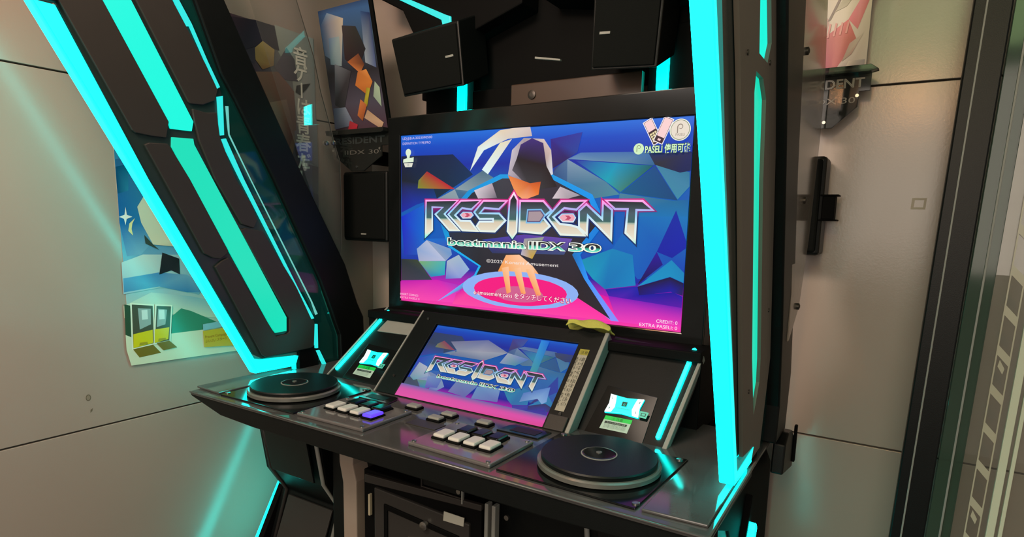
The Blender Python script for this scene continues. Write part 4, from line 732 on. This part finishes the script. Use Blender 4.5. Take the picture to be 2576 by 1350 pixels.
    ed = WP[1:9] if sg > 0 else WP[1:10]
    tube('wing_edge', [(xo + 0.0015, a, b) for a, b in ed], 0.0016, M['cable'], wg)
    for u, v in (((-0.226, 1.74), (-0.080, 1.463), (-0.035, 1.225)) if sg > 0 else ((-0.146, 1.641), (-0.118, 1.645))):
        lathe('screw', [(0.0075, 0.0), (0.0075, 0.008), (0.003, 0.010)], (xo, u, v), M['screw'] if sg > 0 else M['bolt'], wg, n=14, axis='X')
# side skirts under the deck ends
for sg in (-1, 1):
    prism('side_skirt', [(-0.60, 0.904), (-0.05, 0.904), (0.10, 0.80), (0.12, 0.10), (-0.12, 0.10), (-0.22, 0.62), (-0.36, 0.80)], YZ, sg * 0.692, sg * 0.699, M['matte'], cab, bevel=0.002)

# ---- roof of the machine, unseen, sized to shade the upper wall
box('shade_roof', (-0.80, -0.22, 2.30), (0.83, 0.21, 2.38), M['black'], cab, bevel=0.004)
# ---- top housing above the monitor
hd = box('top_housing', (-0.50, 0.108, 1.803), (0.56, 0.21, 2.30), M['matte'], cab, bevel=0.004)
for x in (-1, 1):
    colm = box('housing_post', (0.0155 + x * 0.39 - 0.10, 0.10, 1.72), (0.0155 + x * 0.39 + 0.10, 0.20, 1.93), M['matte'], cab, bevel=0.003)
    xs = 0.0155 + 0.334 * x
    box('post_light', (xs - 0.0155, 0.088, 1.752), (xs + 0.0155, 0.102, 1.862), M['strip'], colm, 'short upright cyan light', bevel=0.001)
box('housing_block', (-0.27, 0.08, 1.725), (-0.105, 0.20, 1.81), M['matte'], cab, bevel=0.004)
br = prism('back_board', [(-0.11, 1.725), (0.305, 1.725), (0.305, 1.81), (-0.11, 1.81)], XZ(0.06), 0, 0.02, M['brown'], cab, 'back panel with warm dim light in its brown', bevel=0.003)  # the warm dim light on this panel is put into its brown
lathe('bolt', [(0.013, 0.0), (0.013, -0.004), (0.006, -0.006)], (-0.035, 0.06, 1.775), M['screw'], br, n=20, axis='Y')
def top_speaker(sg):
    X = lambda u, v, w: (sg * u, -0.05 + w - 0.10 * (v - 1.80), v + 0.45 * max(0.0, w))
    s = prism('overhead_speaker', [(0.205, 1.795), (0.440, 1.782), (0.478, 1.955), (0.215, 1.975)] if sg < 0 else [(0.205, 1.795), (0.383, 1.785), (0.400, 1.962), (0.215, 1.975)], X, 0.0, 0.13, M['black'], cab, bevel=0.004)
    prism('grille', [(0.212, 1.802), (0.434, 1.789), (0.470, 1.948), (0.222, 1.967)] if sg < 0 else [(0.212, 1.802), (0.377, 1.792), (0.393, 1.955), (0.222, 1.967)], X, -0.006, 0.002, M['grille'], s, bevel=0.002)
    prism('badge', [(0.233, 1.878), (0.262, 1.876), (0.263, 1.882), (0.234, 1.884)], X, -0.008, -0.005, M['trim'], s, 'tiny pale maker badge', bevel=0.0004)
top_speaker(-1); top_speaker(1)
# upper arms that carry the housing towards the pillars
ARM_LIGHT = [(-0.615, 2.152), (-0.529, 2.108), (-0.338, 2.014), (-0.326, 1.975), (-0.301, 1.975), (-0.304, 2.020), (-0.320, 2.026), (-0.481, 2.100), (-0.600, 2.158)]
arm = prism('upper_arm', [(-0.653, 2.143), (-0.599, 2.116), (-0.503, 2.067), (-0.453, 1.981), (-0.440, 1.93), (-0.28, 1.95), (-0.05, 2.02), (-0.05, 2.30), (-0.66, 2.30)], XZ(0.015), 0.0, 0.14, M['matte'], cab, bevel=0.004)
prism('arm_light', ARM_LIGHT, XZ(0.008), 0.0, 0.012, M['line'], arm, 'cyan light along the arm', bevel=0.001)
arm2 = prism('upper_arm', [(0.62, 2.06), (0.50, 1.96), (0.23, 1.985), (0.02, 2.02), (0.02, 2.30), (0.64, 2.30)], XZ(0.015), 0.0, 0.14, M['matte'], cab, bevel=0.004)
prism('reflected_line', [(0.02, 1.852), (0.10, 1.838), (0.10, 1.843), (0.02, 1.858)], XZ(-0.024), 0, 0.01, M['trim'], cab, bevel=0.001)  # a reflected line of light, modelled as a thin pale bar

# ================================================================== speakers either side of the monitor
def wall_speaker(x0, x1, label, y0=0.0, dz=0.0):
    r = root('wall_speaker', label, 'speaker', ((x0 + x1) / 2, 0.1, 1.32), 'speakers beside the monitor')
    box('cabinet', (x0, y0, 1.322 + dz), (x1, y0 + 0.095, 1.562 + dz), M['black'], r, bevel=0.008)
    box('grille', (x0 + 0.006, y0 - 0.006, 1.330 + dz), (x1 - 0.008, y0 + 0.006, 1.555 + dz), M['grille'], r, bevel=0.006)
    box('badge', ((x0 + x1) / 2 - 0.012, y0 - 0.0085, 1.345 + dz), ((x0 + x1) / 2 + 0.012, y0 - 0.005, 1.3495 + dz), M['trim'], r, 'tiny pale maker badge', bevel=0.0005)
    box('wall_bracket', (x0 + 0.03, y0 + 0.090, 1.40), (x1 - 0.03, 0.2195, 1.50), M['black'], r, bevel=0.003)
    return r
wall_speaker(-0.770, -0.558, 'black wall speaker left of the big screen, under the hanging banner')
rs = wall_speaker(0.560, 0.764, 'black wall speaker right of the big screen, half hidden behind the frosted wing', 0.113, 0.015)
box('side_bracket', (0.762, 0.112, 1.426), (0.790, 0.155, 1.482), M['matte'], rs, bevel=0.002)
box('bracket_plate', (0.757, 0.108, 1.482), (0.797, 0.160, 1.4855), M['matte'], rs, bevel=0.001)
box('bracket_plate', (0.757, 0.108, 1.4225), (0.797, 0.160, 1.426), M['matte'], rs, bevel=0.001)

# ================================================================== cloth left on the ledge
r = bmesh.new()
N, K = 26, 14
grid = []
for i in range(N):
    row = []
    for j in range(K):
        u, v = i / (N - 1), j / (K - 1)
        x = 0.203 + 0.122 * u
        ed = 0.55 + 0.45 * math.sin(math.pi * min(1, max(0, u * 0.96 + 0.04)))
        y = -0.135 + 0.060 * v * ed + 0.004 * math.sin(9 * u)
        h = 0.024 * ed * math.sin(math.pi * (0.10 + 0.80 * v)) + 0.0028 * math.sin(9 * u + 5 * v) + 0.0045 * math.exp(-((u - 0.12) / 0.10) ** 2) * math.sin(26 * v + 9 * u) + 0.002 * math.sin(7 * v + 4 * u)
        row.append(r.verts.new((x + 0.004 * math.sin(8 * v), y, 1.1275 - 0.017 * max(0.0, min(1.0, (v - 0.45) / 0.3)) + max(0.0, h))))
    grid.append(row)
for i in range(N - 1):
    for j in range(K - 1):
        r.faces.new((grid[i][j], grid[i + 1][j], grid[i + 1][j + 1], grid[i][j + 1]))
me = mesh_of(r, 'cleaning_cloth')
co = link('cleaning_cloth', me, M['cloth'], smooth=True)
md = co.modifiers.new('thick', 'SOLIDIFY'); md.thickness = 0.004; md.offset = 1
md = co.modifiers.new('soft', 'SUBSURF'); md.levels = 1; md.render_levels = 1
co['label'] = 'crumpled yellow cleaning cloth on the ledge between the two screens'; co['category'] = 'cloth'

# ================================================================== posters on the left wall
WF = frame((-0.8466, 0, 0), (0, 1, 0), (0, 0, 1))
WL = lambda u, v, w: (-0.847 + w, u, v)
po = root('sky_poster', 'poster of a blue cloudy sky with two yellow machines, behind the left pillar', 'poster', (-0.846, -0.45, 0.98))
prism('sheet', [(-0.725, 1.62), (-0.715, 1.026), (-0.705, 0.980), (-0.376, 0.973), (-0.376, 1.62)], WL, 0.0, 0.001, M['paper'], po)
sp = Print(0.00018)
A = POSTER_SKY
sp.add([(-0.725, 1.62), (-0.715, 1.026), (-0.705, 0.980), (-0.376, 0.973), (-0.376, 1.62)], shade([(0.98, 'c8d8c8'), (1.12, 'b4ccc4'), (1.22, '8ab4cc'), (1.32, '5a9ac4'), (1.45, '2a7cb4'), (1.62, '3a90b8')]))
sp.add(A['blue'], ['2a6aa0', '1a78b8', '3a9ac8', '7ab0d0', '6a88b8', '1464b0'])
sp.add([(-0.723, 1.52), (-0.690, 1.53), (-0.694, 1.46), (-0.722, 1.45)], ['0a4a78', '0a6890', '2a88b0', '0a5080'])
sp.add([(-0.55, 1.55), (-0.40, 1.58), (-0.40, 1.42), (-0.50, 1.40)], ['8ab8b8', 'a0a8a0', '8a98a0', '90b8b8'])
sp.add(A['star'], 'eaf4f4'); sp.add(A['moon'], 'e4e4a8')
sp.add(A['cl1'], ['b8d0d8', 'c8d8d8', '9cc0cc', '6aa8c8', '78b0c8', 'a8c8d0', 'a0bcd0'])
sp.add(A['blue2'], ['5a98c8', '4a88c0', '78a8c8', '6aa4c4', '3a80b8', '5a98c4', '4a88b8'])
sp.add(A['cl2'], ['d0dcc8', 'bcd0cc', '88b8c8', '90c0c4', 'c0d4c4', 'd0dcc4', 'd8e0c8'])
sp.add(A['cream'], ['d8e0cc', 'e8e8d0', 'e4dcc4', 'd0c4a8', 'dcd8c0', 'd0d8c4', 'd4dcc8'])
sp.add(inset(A['grey'], 0.0), '3a4a44'); sp.add(A['dark'], ['2a2a30', '20242a', '30343a', '282830', '1c2028'])
sp.add(A['hill'], '3a8a70'); sp.add(A['tree'], '2a4a30'); sp.add(A['base'], 'd8dcc4')
for a, b, c, d in (('m1', 'm1y', 'm1s', 'f1'), ('m2', 'm2y', 'm2s', 'f2')):
    sp.add(inset(A[a], -0.004), 'e8ecdc'); sp.add(A[d], '7a6a20'); sp.add(A[a], '4a4a38'); sp.add(A[b], 'dcc80c'); sp.add(A[c], '9aa8a8')
    q = A[c]; cxm = sum(p[0] for p in q) / 4; cym = sum(p[1] for p in q) / 4
    sp.add([(cxm - 0.008, cym - 0.005), (cxm + 0.008, cym - 0.005), (cxm + 0.008, cym + 0.022), (cxm - 0.008, cym + 0.022)], 'd8e0e0')
    q = A[b]; cxm = sum(p[0] for p in q) / 4; cym = sum(p[1] for p in q) / 4
    sp.add([(cxm - 0.012, cym - 0.017), (cxm + 0.012, cym - 0.017), (cxm + 0.010, cym - 0.010), (cxm - 0.010, cym - 0.010)], 'a89820')
sp.add(A['signb'], '8ac0d0'); sp.add(A['sign'], 'd0b438')
q = A['sign']
sp.text('Present Campaign', q[0][0] + 0.006, (q[0][1] + q[3][1]) / 2 + 0.002, 0.012, 'a06818', width=0.072)
sp.text('\u3076\u3044\u3076\u3044 \u30b9\u30bf\u30fc\u30c8', q[0][0] + 0.006, (q[0][1] + q[3][1]) / 2 - 0.012, 0.012, 'a06818', width=0.072)
sp.build('print', WF @ Matrix.Translation((0, 0, 0.0010)), M['paper_print'], po)

pt = root('tall_poster', 'tall dim poster with white vertical Japanese lettering, upper left wall', 'poster', (-0.846, -0.21, 1.18))
B = POSTER_TALL
B['body'] = [(-0.370, 2.003), (-0.055, 2.007), (-0.047, 1.48), (-0.046, 1.02), (-0.370, 1.02)]
prism('sheet', B['body'], WL, 0.0, 0.001, M['paper'], pt)
tp = Print(0.00018)
tp.add(B['body'], ['5a4450', '8a9a98', '6a6a74', '4a5058', '5a7080'])
tp.add([(-0.37, 1.60), (-0.22, 1.60), (-0.25, 1.38), (-0.37, 1.42)], ['a09a90', '8a8a94', '7090a0', '3a7890'])
tp.add([(-0.37, 1.38), (-0.24, 1.36), (-0.20, 1.18), (-0.36, 1.15)], ['5a7a90', '7a8490', '8a90a0', '6a8a98'])
tp.add([(-0.36, 1.20), (-0.19, 1.17), (-0.18, 1.09), (-0.30, 1.10)], ['c83a90', 'd04a9c', 'd8689c', 'c0509a'])
tp.add([(-0.32, 1.33), (-0.22, 1.34), (-0.19, 1.22), (-0.30, 1.22)], ['b09a80', 'a08c78', '8a98a0', '5a7a90'])
tp.add([(-0.36, 1.09), (-0.046, 1.07), (-0.046, 1.02), (-0.37, 1.02)], ['3a5048', '3a4a44', '2a3a34', '3a4a40'])
tp.add(B['pale'], ['aab8b0', '9aaaaa', '8a96a0', '9a9aa4', 'aaa8a8', '98a49c', '9aa8a0'])
tp.add(B['br1'], ['a07c68', '8a6458', '7a5850', '6a4844', '9a8068', '7a5c50']); tp.add(B['br2'], ['b08c74', '9a7868', '6a4440', '80605a'])
tp.add(B['d1'], ['4a3c48', '2e2c38', '34343c', '302e38', '383440', '3c3844']); tp.add(B['d2'], ['4a4650', '3a3844', '504a58', '40404a'])
tp.add(B['grey1'], ['6a6270', '4a4a58', '3e3e4a', '3a3a48', '5a5464']); tp.add(B['yel'], ['b09860', 'c8b070', 'c0a868', 'a88458', '9a6c48', 'b89c60'])
tp.add(B['lo1'], ['6a5864', '5a5a66', '7a8084', '6a6470']); tp.add(B['lo2'], ['6a6470', '8a949c', '7a848c', '584a54'])
tp.add(B['bk'], '20282a')
for ch, (u, v), s in (('\u97f3', (-0.114, 1.934), 0.062), ('\u30b2', (-0.115, 1.880), 0.060), ('\u306f', (-0.107, 1.771), 0.062), ('\u9752', (-0.108, 1.712), 0.064), ('\u6625', (-0.110, 1.652), 0.064), ('\u3060', (-0.109, 1.592), 0.060), ('\uff01', (-0.108, 1.535), 0.058)):
    tp.text(ch, u - s * 0.5, v - s * 0.36, s, 'f4f8ec', off=0.0012)
tp.add([(-0.117, 1.800), (-0.110, 1.800), (-0.110, 1.850), (-0.117, 1.850)], 'f4f8ec')
tp.build('print', WF @ Matrix.Translation((0, 0, 0.0010)), M['paper_print'], pt)

# ================================================================== hanging banners in clear holders
def shards(pr, lst):
    for pts, cols in lst: pr.add(pts, cols)
bn = root('hanging_banner', 'dark blue art banner in a clear holder, hanging left above the wall speaker', 'banner', (-0.675, 0.0, 1.60), 'banners in clear holders')
BU = Vector((1, 0, 0)); BV = Vector((0.02, -0.10, 0.385)).normalized(); BW, BH = 0.25, 0.40
bf = frame((-0.80, 0.0, 1.69), BU, BV)
def BL(u, v, w):
    p = bf @ Vector((u, v, w)); return tuple(p)
prism('sheet', [(0, 0), (BW, 0), (BW - 0.01, BH), (0.01, BH - 0.005)], BL, -0.002, 0.0, M['black'], bn)
prism('edge_strip', [(BW, 0.0), (BW + 0.014, 0.0), (BW + 0.004, BH), (BW - 0.01, BH)], BL, -0.006, 0.003, M['matte'], bn, bevel=0.001)
bp = Print(0.0002)
bp.add([(0, 0), (BW, 0), (BW - 0.01, BH), (0.01, BH - 0.005)], shade([(0, '4a3440'), (0.10, '4a4858'), (0.20, '2a2a30'), (0.30, '3a5068'), (0.38, '34588a'), (0.41, '1c2a50')]))
shards(bp, (([(0.01, 0.26), (0.08, 0.22), (0.12, 0.36), (0.05, 0.385), (0.01, 0.35)], ['4a6a90', '8a9aa0', 'b0a898', '6a88a8', '3a5a88']),
            ([(0.03, 0.23), (0.08, 0.22), (0.09, 0.31), (0.04, 0.31)], ['6a8a9c', '7a9098', '8aa0a4', '5a7aa0']),
            ([(0.19, 0.22), (0.235, 0.20), (0.238, 0.36), (0.20, 0.37)], ['8a9aa8', '4a5a88', '1c2a58', '2a4878']),
            ([(0.10, 0.24), (0.15, 0.20), (0.20, 0.26), (0.17, 0.33), (0.11, 0.34)], ['302428', '2a2024', '26262a', '303230', '38363a']),
            ([(0.11, 0.23), (0.16, 0.19), (0.185, 0.215), (0.165, 0.25)], ['a06038', 'c07844', '5a3828', '6a4030']),
            ([(0.02, 0.10), (0.06, 0.08), (0.12, 0.20), (0.05, 0.23)], ['2a2c34', '30343a', '3a3a40', '6a7480']),
            ([(0.13, 0.155), (0.18, 0.12), (0.21, 0.16), (0.19, 0.20), (0.15, 0.195)], ['b87038', 'a8602c', 'c07a3c', 'd08c4c', 'b06c38']),
            ([(0.155, 0.09), (0.17, 0.085), (0.195, 0.14), (0.18, 0.145)], ['a09a30', '8a8428', 'b0a83c', '90882c']),
            ([(0.205, 0.115), (0.235, 0.08), (0.238, 0.14), (0.22, 0.16)], ['8aa090', '90a898', 'a0b8a0', '98b09c']),
            ([(0.12, 0.06), (0.14, 0.04), (0.17, 0.09), (0.145, 0.11)], ['b06838', '8a5030', 'a8603c', 'c07848']),
            ([(0.15, 0.05), (0.22, 0.01), (0.235, 0.03), (0.17, 0.075)], ['b09880', 'a88c78', 'c0a488', 'a88c70']),
            ([(0.0, 0.02), (0.10, 0.03), (0.07, 0.09), (0.01, 0.09)], ['5a6078', '60708a', '7a8aa0', '4a5a78']),
            ([(0.06, 0.005), (0.10, 0.0), (0.115, 0.03), (0.08, 0.045)], ['a02838', '8a2030', 'a83040', '983038'])))
bp.build('print', bf @ Matrix.Translation((0, 0, 0.0003)), M['paper_print'], bn)
def holder(r, x0, x1, y, ztop, word, tail=0.0):
    w = x1 - x0; f = XZ(y)
    P = lambda u, v: (x0 + w * u, ztop - v)
    h = prism('holder', [P(0, 0), P(1, 0), P(1, 0.05), P(0.86, 0.05), P(0.86, 0.085), P(0.55, 0.132), P(0.33, 0.132), P(0.06, 0.085), P(0.06, 0.05), P(0, 0.05)], f, 0.0, 0.006, M['acryl'], r, 'smoked clear bracket', bevel=0.001)
    prism('lip', [P(-0.02, -0.004), P(0.99, -0.004), P(0.99 + tail, 0.008), P(0.96, 0.012), P(0, 0.012)], f, -0.03, -0.0005, M['acryl'], h, 'clear top lip', bevel=0.001)
    lp = Print(0.0003)
    lp.text(word, 0.0, 0.0, 0.030, '3e4444', width=w * 0.86, off=0.0006)
    lp.text(word, 0.002, 0.0, 0.030, '20282a', width=w * 0.86 - 0.004, off=-0.0008)
    lq = Print(0.0003)
    lq.text('IIDX 30', w * 0.16, -0.036, 0.020, '5a5a56', width=w * 0.60)
    lq.build('number_lettering', frame((x0 + w * 0.06, y - 0.001, ztop - 0.040), (1, 0, 0), (0, 0, 1)), M['paper_print'], h, 'pale grey number lettering')
    lp.build('lettering', frame((x0 + w * 0.06, y - 0.001, ztop - 0.040), (1, 0, 0), (0, 0, 1)), M['paper_print'], h, 'outlined grey lettering')
    for u, v in ((0.44, 0.118), (0.84, 0.060)):
        lathe('screw', [(0.004, 0), (0.004, -0.003)], (x0 + w * u, y - 0.001, ztop - v), M['bolt'], r, n=12, axis='Y')
    box('back_mount', (x0 + w * 0.3, y + 0.006, ztop - 0.10), (x0 + w * 0.6, 0.222, ztop - 0.06), M['matte'], r, bevel=0.002)
holder(bn, -0.805, -0.535, -0.012, 1.695, 'RESIDENT')
b2 = root('hanging_banner', 'pink and white art banner in a clear holder on the right of the back wall', 'banner', (0.755, 0.12, 1.62), 'banners in clear holders')
R0 = (0.687, 0.158, 1.772)
rf = frame(R0, (1, 0, 0), Vector((-0.02, -0.012, 0.5)))
RL = lambda u, v, w: tuple(rf @ Vector((u, v, w)))
prism('sheet', [(0, 0), (0.136, 0), (0.152, 0.42), (0.0, 0.42)], RL, -0.002, 0.0, M['paper'], b2)
rp = Print(0.0002)
rp.add([(0, 0), (0.136, 0), (0.152, 0.42), (0.0, 0.42)], shade([(0, '9a8890'), (0.03, 'b8b0a8'), (0.15, 'c0b8a4'), (0.42, 'b8b49c')]))
shards(rp, (([(0.045, 0.005), (0.065, 0.004), (0.115, 0.075), (0.095, 0.125), (0.045, 0.09)], ['a03858', '983048', 'a04038', 'c05058', 'a84848']),
            ([(0.0, 0.10), (0.045, 0.08), (0.055, 0.13), (0.02, 0.15)], ['b08888', 'a87878', 'b09080', 'b89898']),
            ([(0.095, 0.125), (0.115, 0.10), (0.15, 0.20), (0.142, 0.25), (0.12, 0.17)], ['c86070', 'c06068', 'b03848', 'a02c40', 'd08088']),
            ([(0.0, 0.165), (0.02, 0.16), (0.065, 0.26), (0.04, 0.26)], ['b04858', 'a85060', 'c08088', 'a84050']),
            ([(0.05, 0.125), (0.057, 0.128), (0.088, 0.193), (0.112, 0.20), (0.112, 0.204), (0.084, 0.198)], ['6a5a48', '6a5a48', '5a4a3c', '8a7a60', '8a7a60', '5a4a3c']),
            ([(0.065, 0.145), (0.095, 0.195), (0.115, 0.19), (0.09, 0.155)], ['a8a088', '8a8868', '787858', 'a09880']),
            ([(0.085, 0.03), (0.105, 0.045), (0.128, 0.09), (0.10, 0.07)], ['8a7868', '98706c', 'b8b0a0', 'a08a80']),
            ([(0.09, 0.008), (0.132, 0.004), (0.134, 0.03), (0.10, 0.03)], ['c0b8ac', '8a8488', '787480', 'c8c0b4']),
            ([(0.01, 0.03), (0.035, 0.02), (0.04, 0.07), (0.01, 0.08)], ['a89888', 'a8948c', 'b89c8c', 'b8ac9c'])))
for k in range(4):
    x = 0.050 + 0.013 * k
    rp.add([(x, 0.088 + 0.002 * k), (x + 0.004, 0.087 + 0.002 * k), (x + 0.009, 0.118), (x + 0.005, 0.120)], 'c08078', same=k > 0)
rp.build('print', rf @ Matrix.Translation((0, 0, 0.0003)), M['paper_print'], b2)
holder(b2, 0.672, 0.838, 0.148, 1.778, 'RESIDENT', 0.10)

# ================================================================== glass partition on the right
gp = root('glass_partition', 'black framed clear glass partition with white lettering at the right edge', 'partition', (1.06, -0.05, 0.0))
LEAN = 0.0315
def GX(y0):
    return lambda u, v, w: (u + LEAN * (v - 1.3), y0 + w, v)
g0 = 0.0
prism('frame_post', [(0.994, 0.0), (1.058, 0.0), (1.058, 2.7), (0.994, 2.7)], GX(0.0), 0.0, 0.05, M['black'], gp, bevel=0.003)
prism('frame_gasket', [(1.014, 0.0), (1.0175, 0.0), (1.0175, 2.7), (1.014, 2.7)], GX(-0.003), 0.0, 0.005, M['trim'], gp, 'thin grey gasket line', bevel=0.0005)
prism('glass_edge', [(1.061, 0.0), (1.104, 0.0), (1.104, 2.7), (1.061, 2.7)], GX(0.004), 0.0, 0.03, M['green_glass'], gp, 'thick green glass edge', bevel=0.001)
prism('edge_line', [(1.083, 0.0), (1.087, 0.0), (1.087, 2.7), (1.083, 2.7)], GX(0.000), 0.0, 0.004, M['trim'], gp, 'pale line in the glass edge', bevel=0.0005)
prism('glass_pane', [(1.104, 0.0), (1.75, 0.0), (1.75, 2.7), (1.104, 2.7)], GX(0.012), 0.0, 0.006, M['pane'], gp, 'clear glass pane')
prism('pale_bar', [(1.163, 0.0), (1.177, 0.0), (1.177, 2.7), (1.163, 2.7)], GX(0.004), 0.0, 0.010, M['pale_bar'], gp, 'pale vertical bar', bevel=0.001)
prism('pale_bar', [(1.183, 0.0), (1.190, 0.0), (1.190, 2.7), (1.183, 2.7)], GX(0.004), 0.0, 0.010, M['pale_bar'], gp, 'narrow pale vertical bar', bevel=0.001)
# white outlined capitals running down the glass
dl = Print(0.0002)
def ladder(z, kind):
    a, b = 1.127, 1.150
    dl.add([(a, z), (a + 0.0026, z), (a + 0.0026, z + 0.165), (a, z + 0.165)], 'b0ac98')
    dl.add([(b, z), (b + 0.0026, z), (b + 0.0026, z + 0.165), (b, z + 0.165)], 'b0ac98', same=True)
    for k in range(2):
        zz = z + 0.018 + 0.082 * k
        dl.add([(a + 0.0026, zz + 0.030), (a + 0.0026, zz + 0.010), (b, zz - 0.012), (b, zz + 0.008)], 'b0ac98', same=True)
    if kind: dl.add([(a + 0.006, z + 0.086), (a + 0.016, z + 0.070), (a + 0.018, z + 0.082), (a + 0.008, z + 0.100)], 'b0ac98', same=True)
for i in range(9): ladder(0.55 + 0.165 * i, i % 2)
o = dl.build('lettering', Matrix(((1, LEAN, 0, -LEAN * 1.3), (0, 0, -1, 0.011), (0, 1, 0, 0), (0, 0, 0, 1))), M['paper_print'], gp, 'white outlined lettering running down the glass')
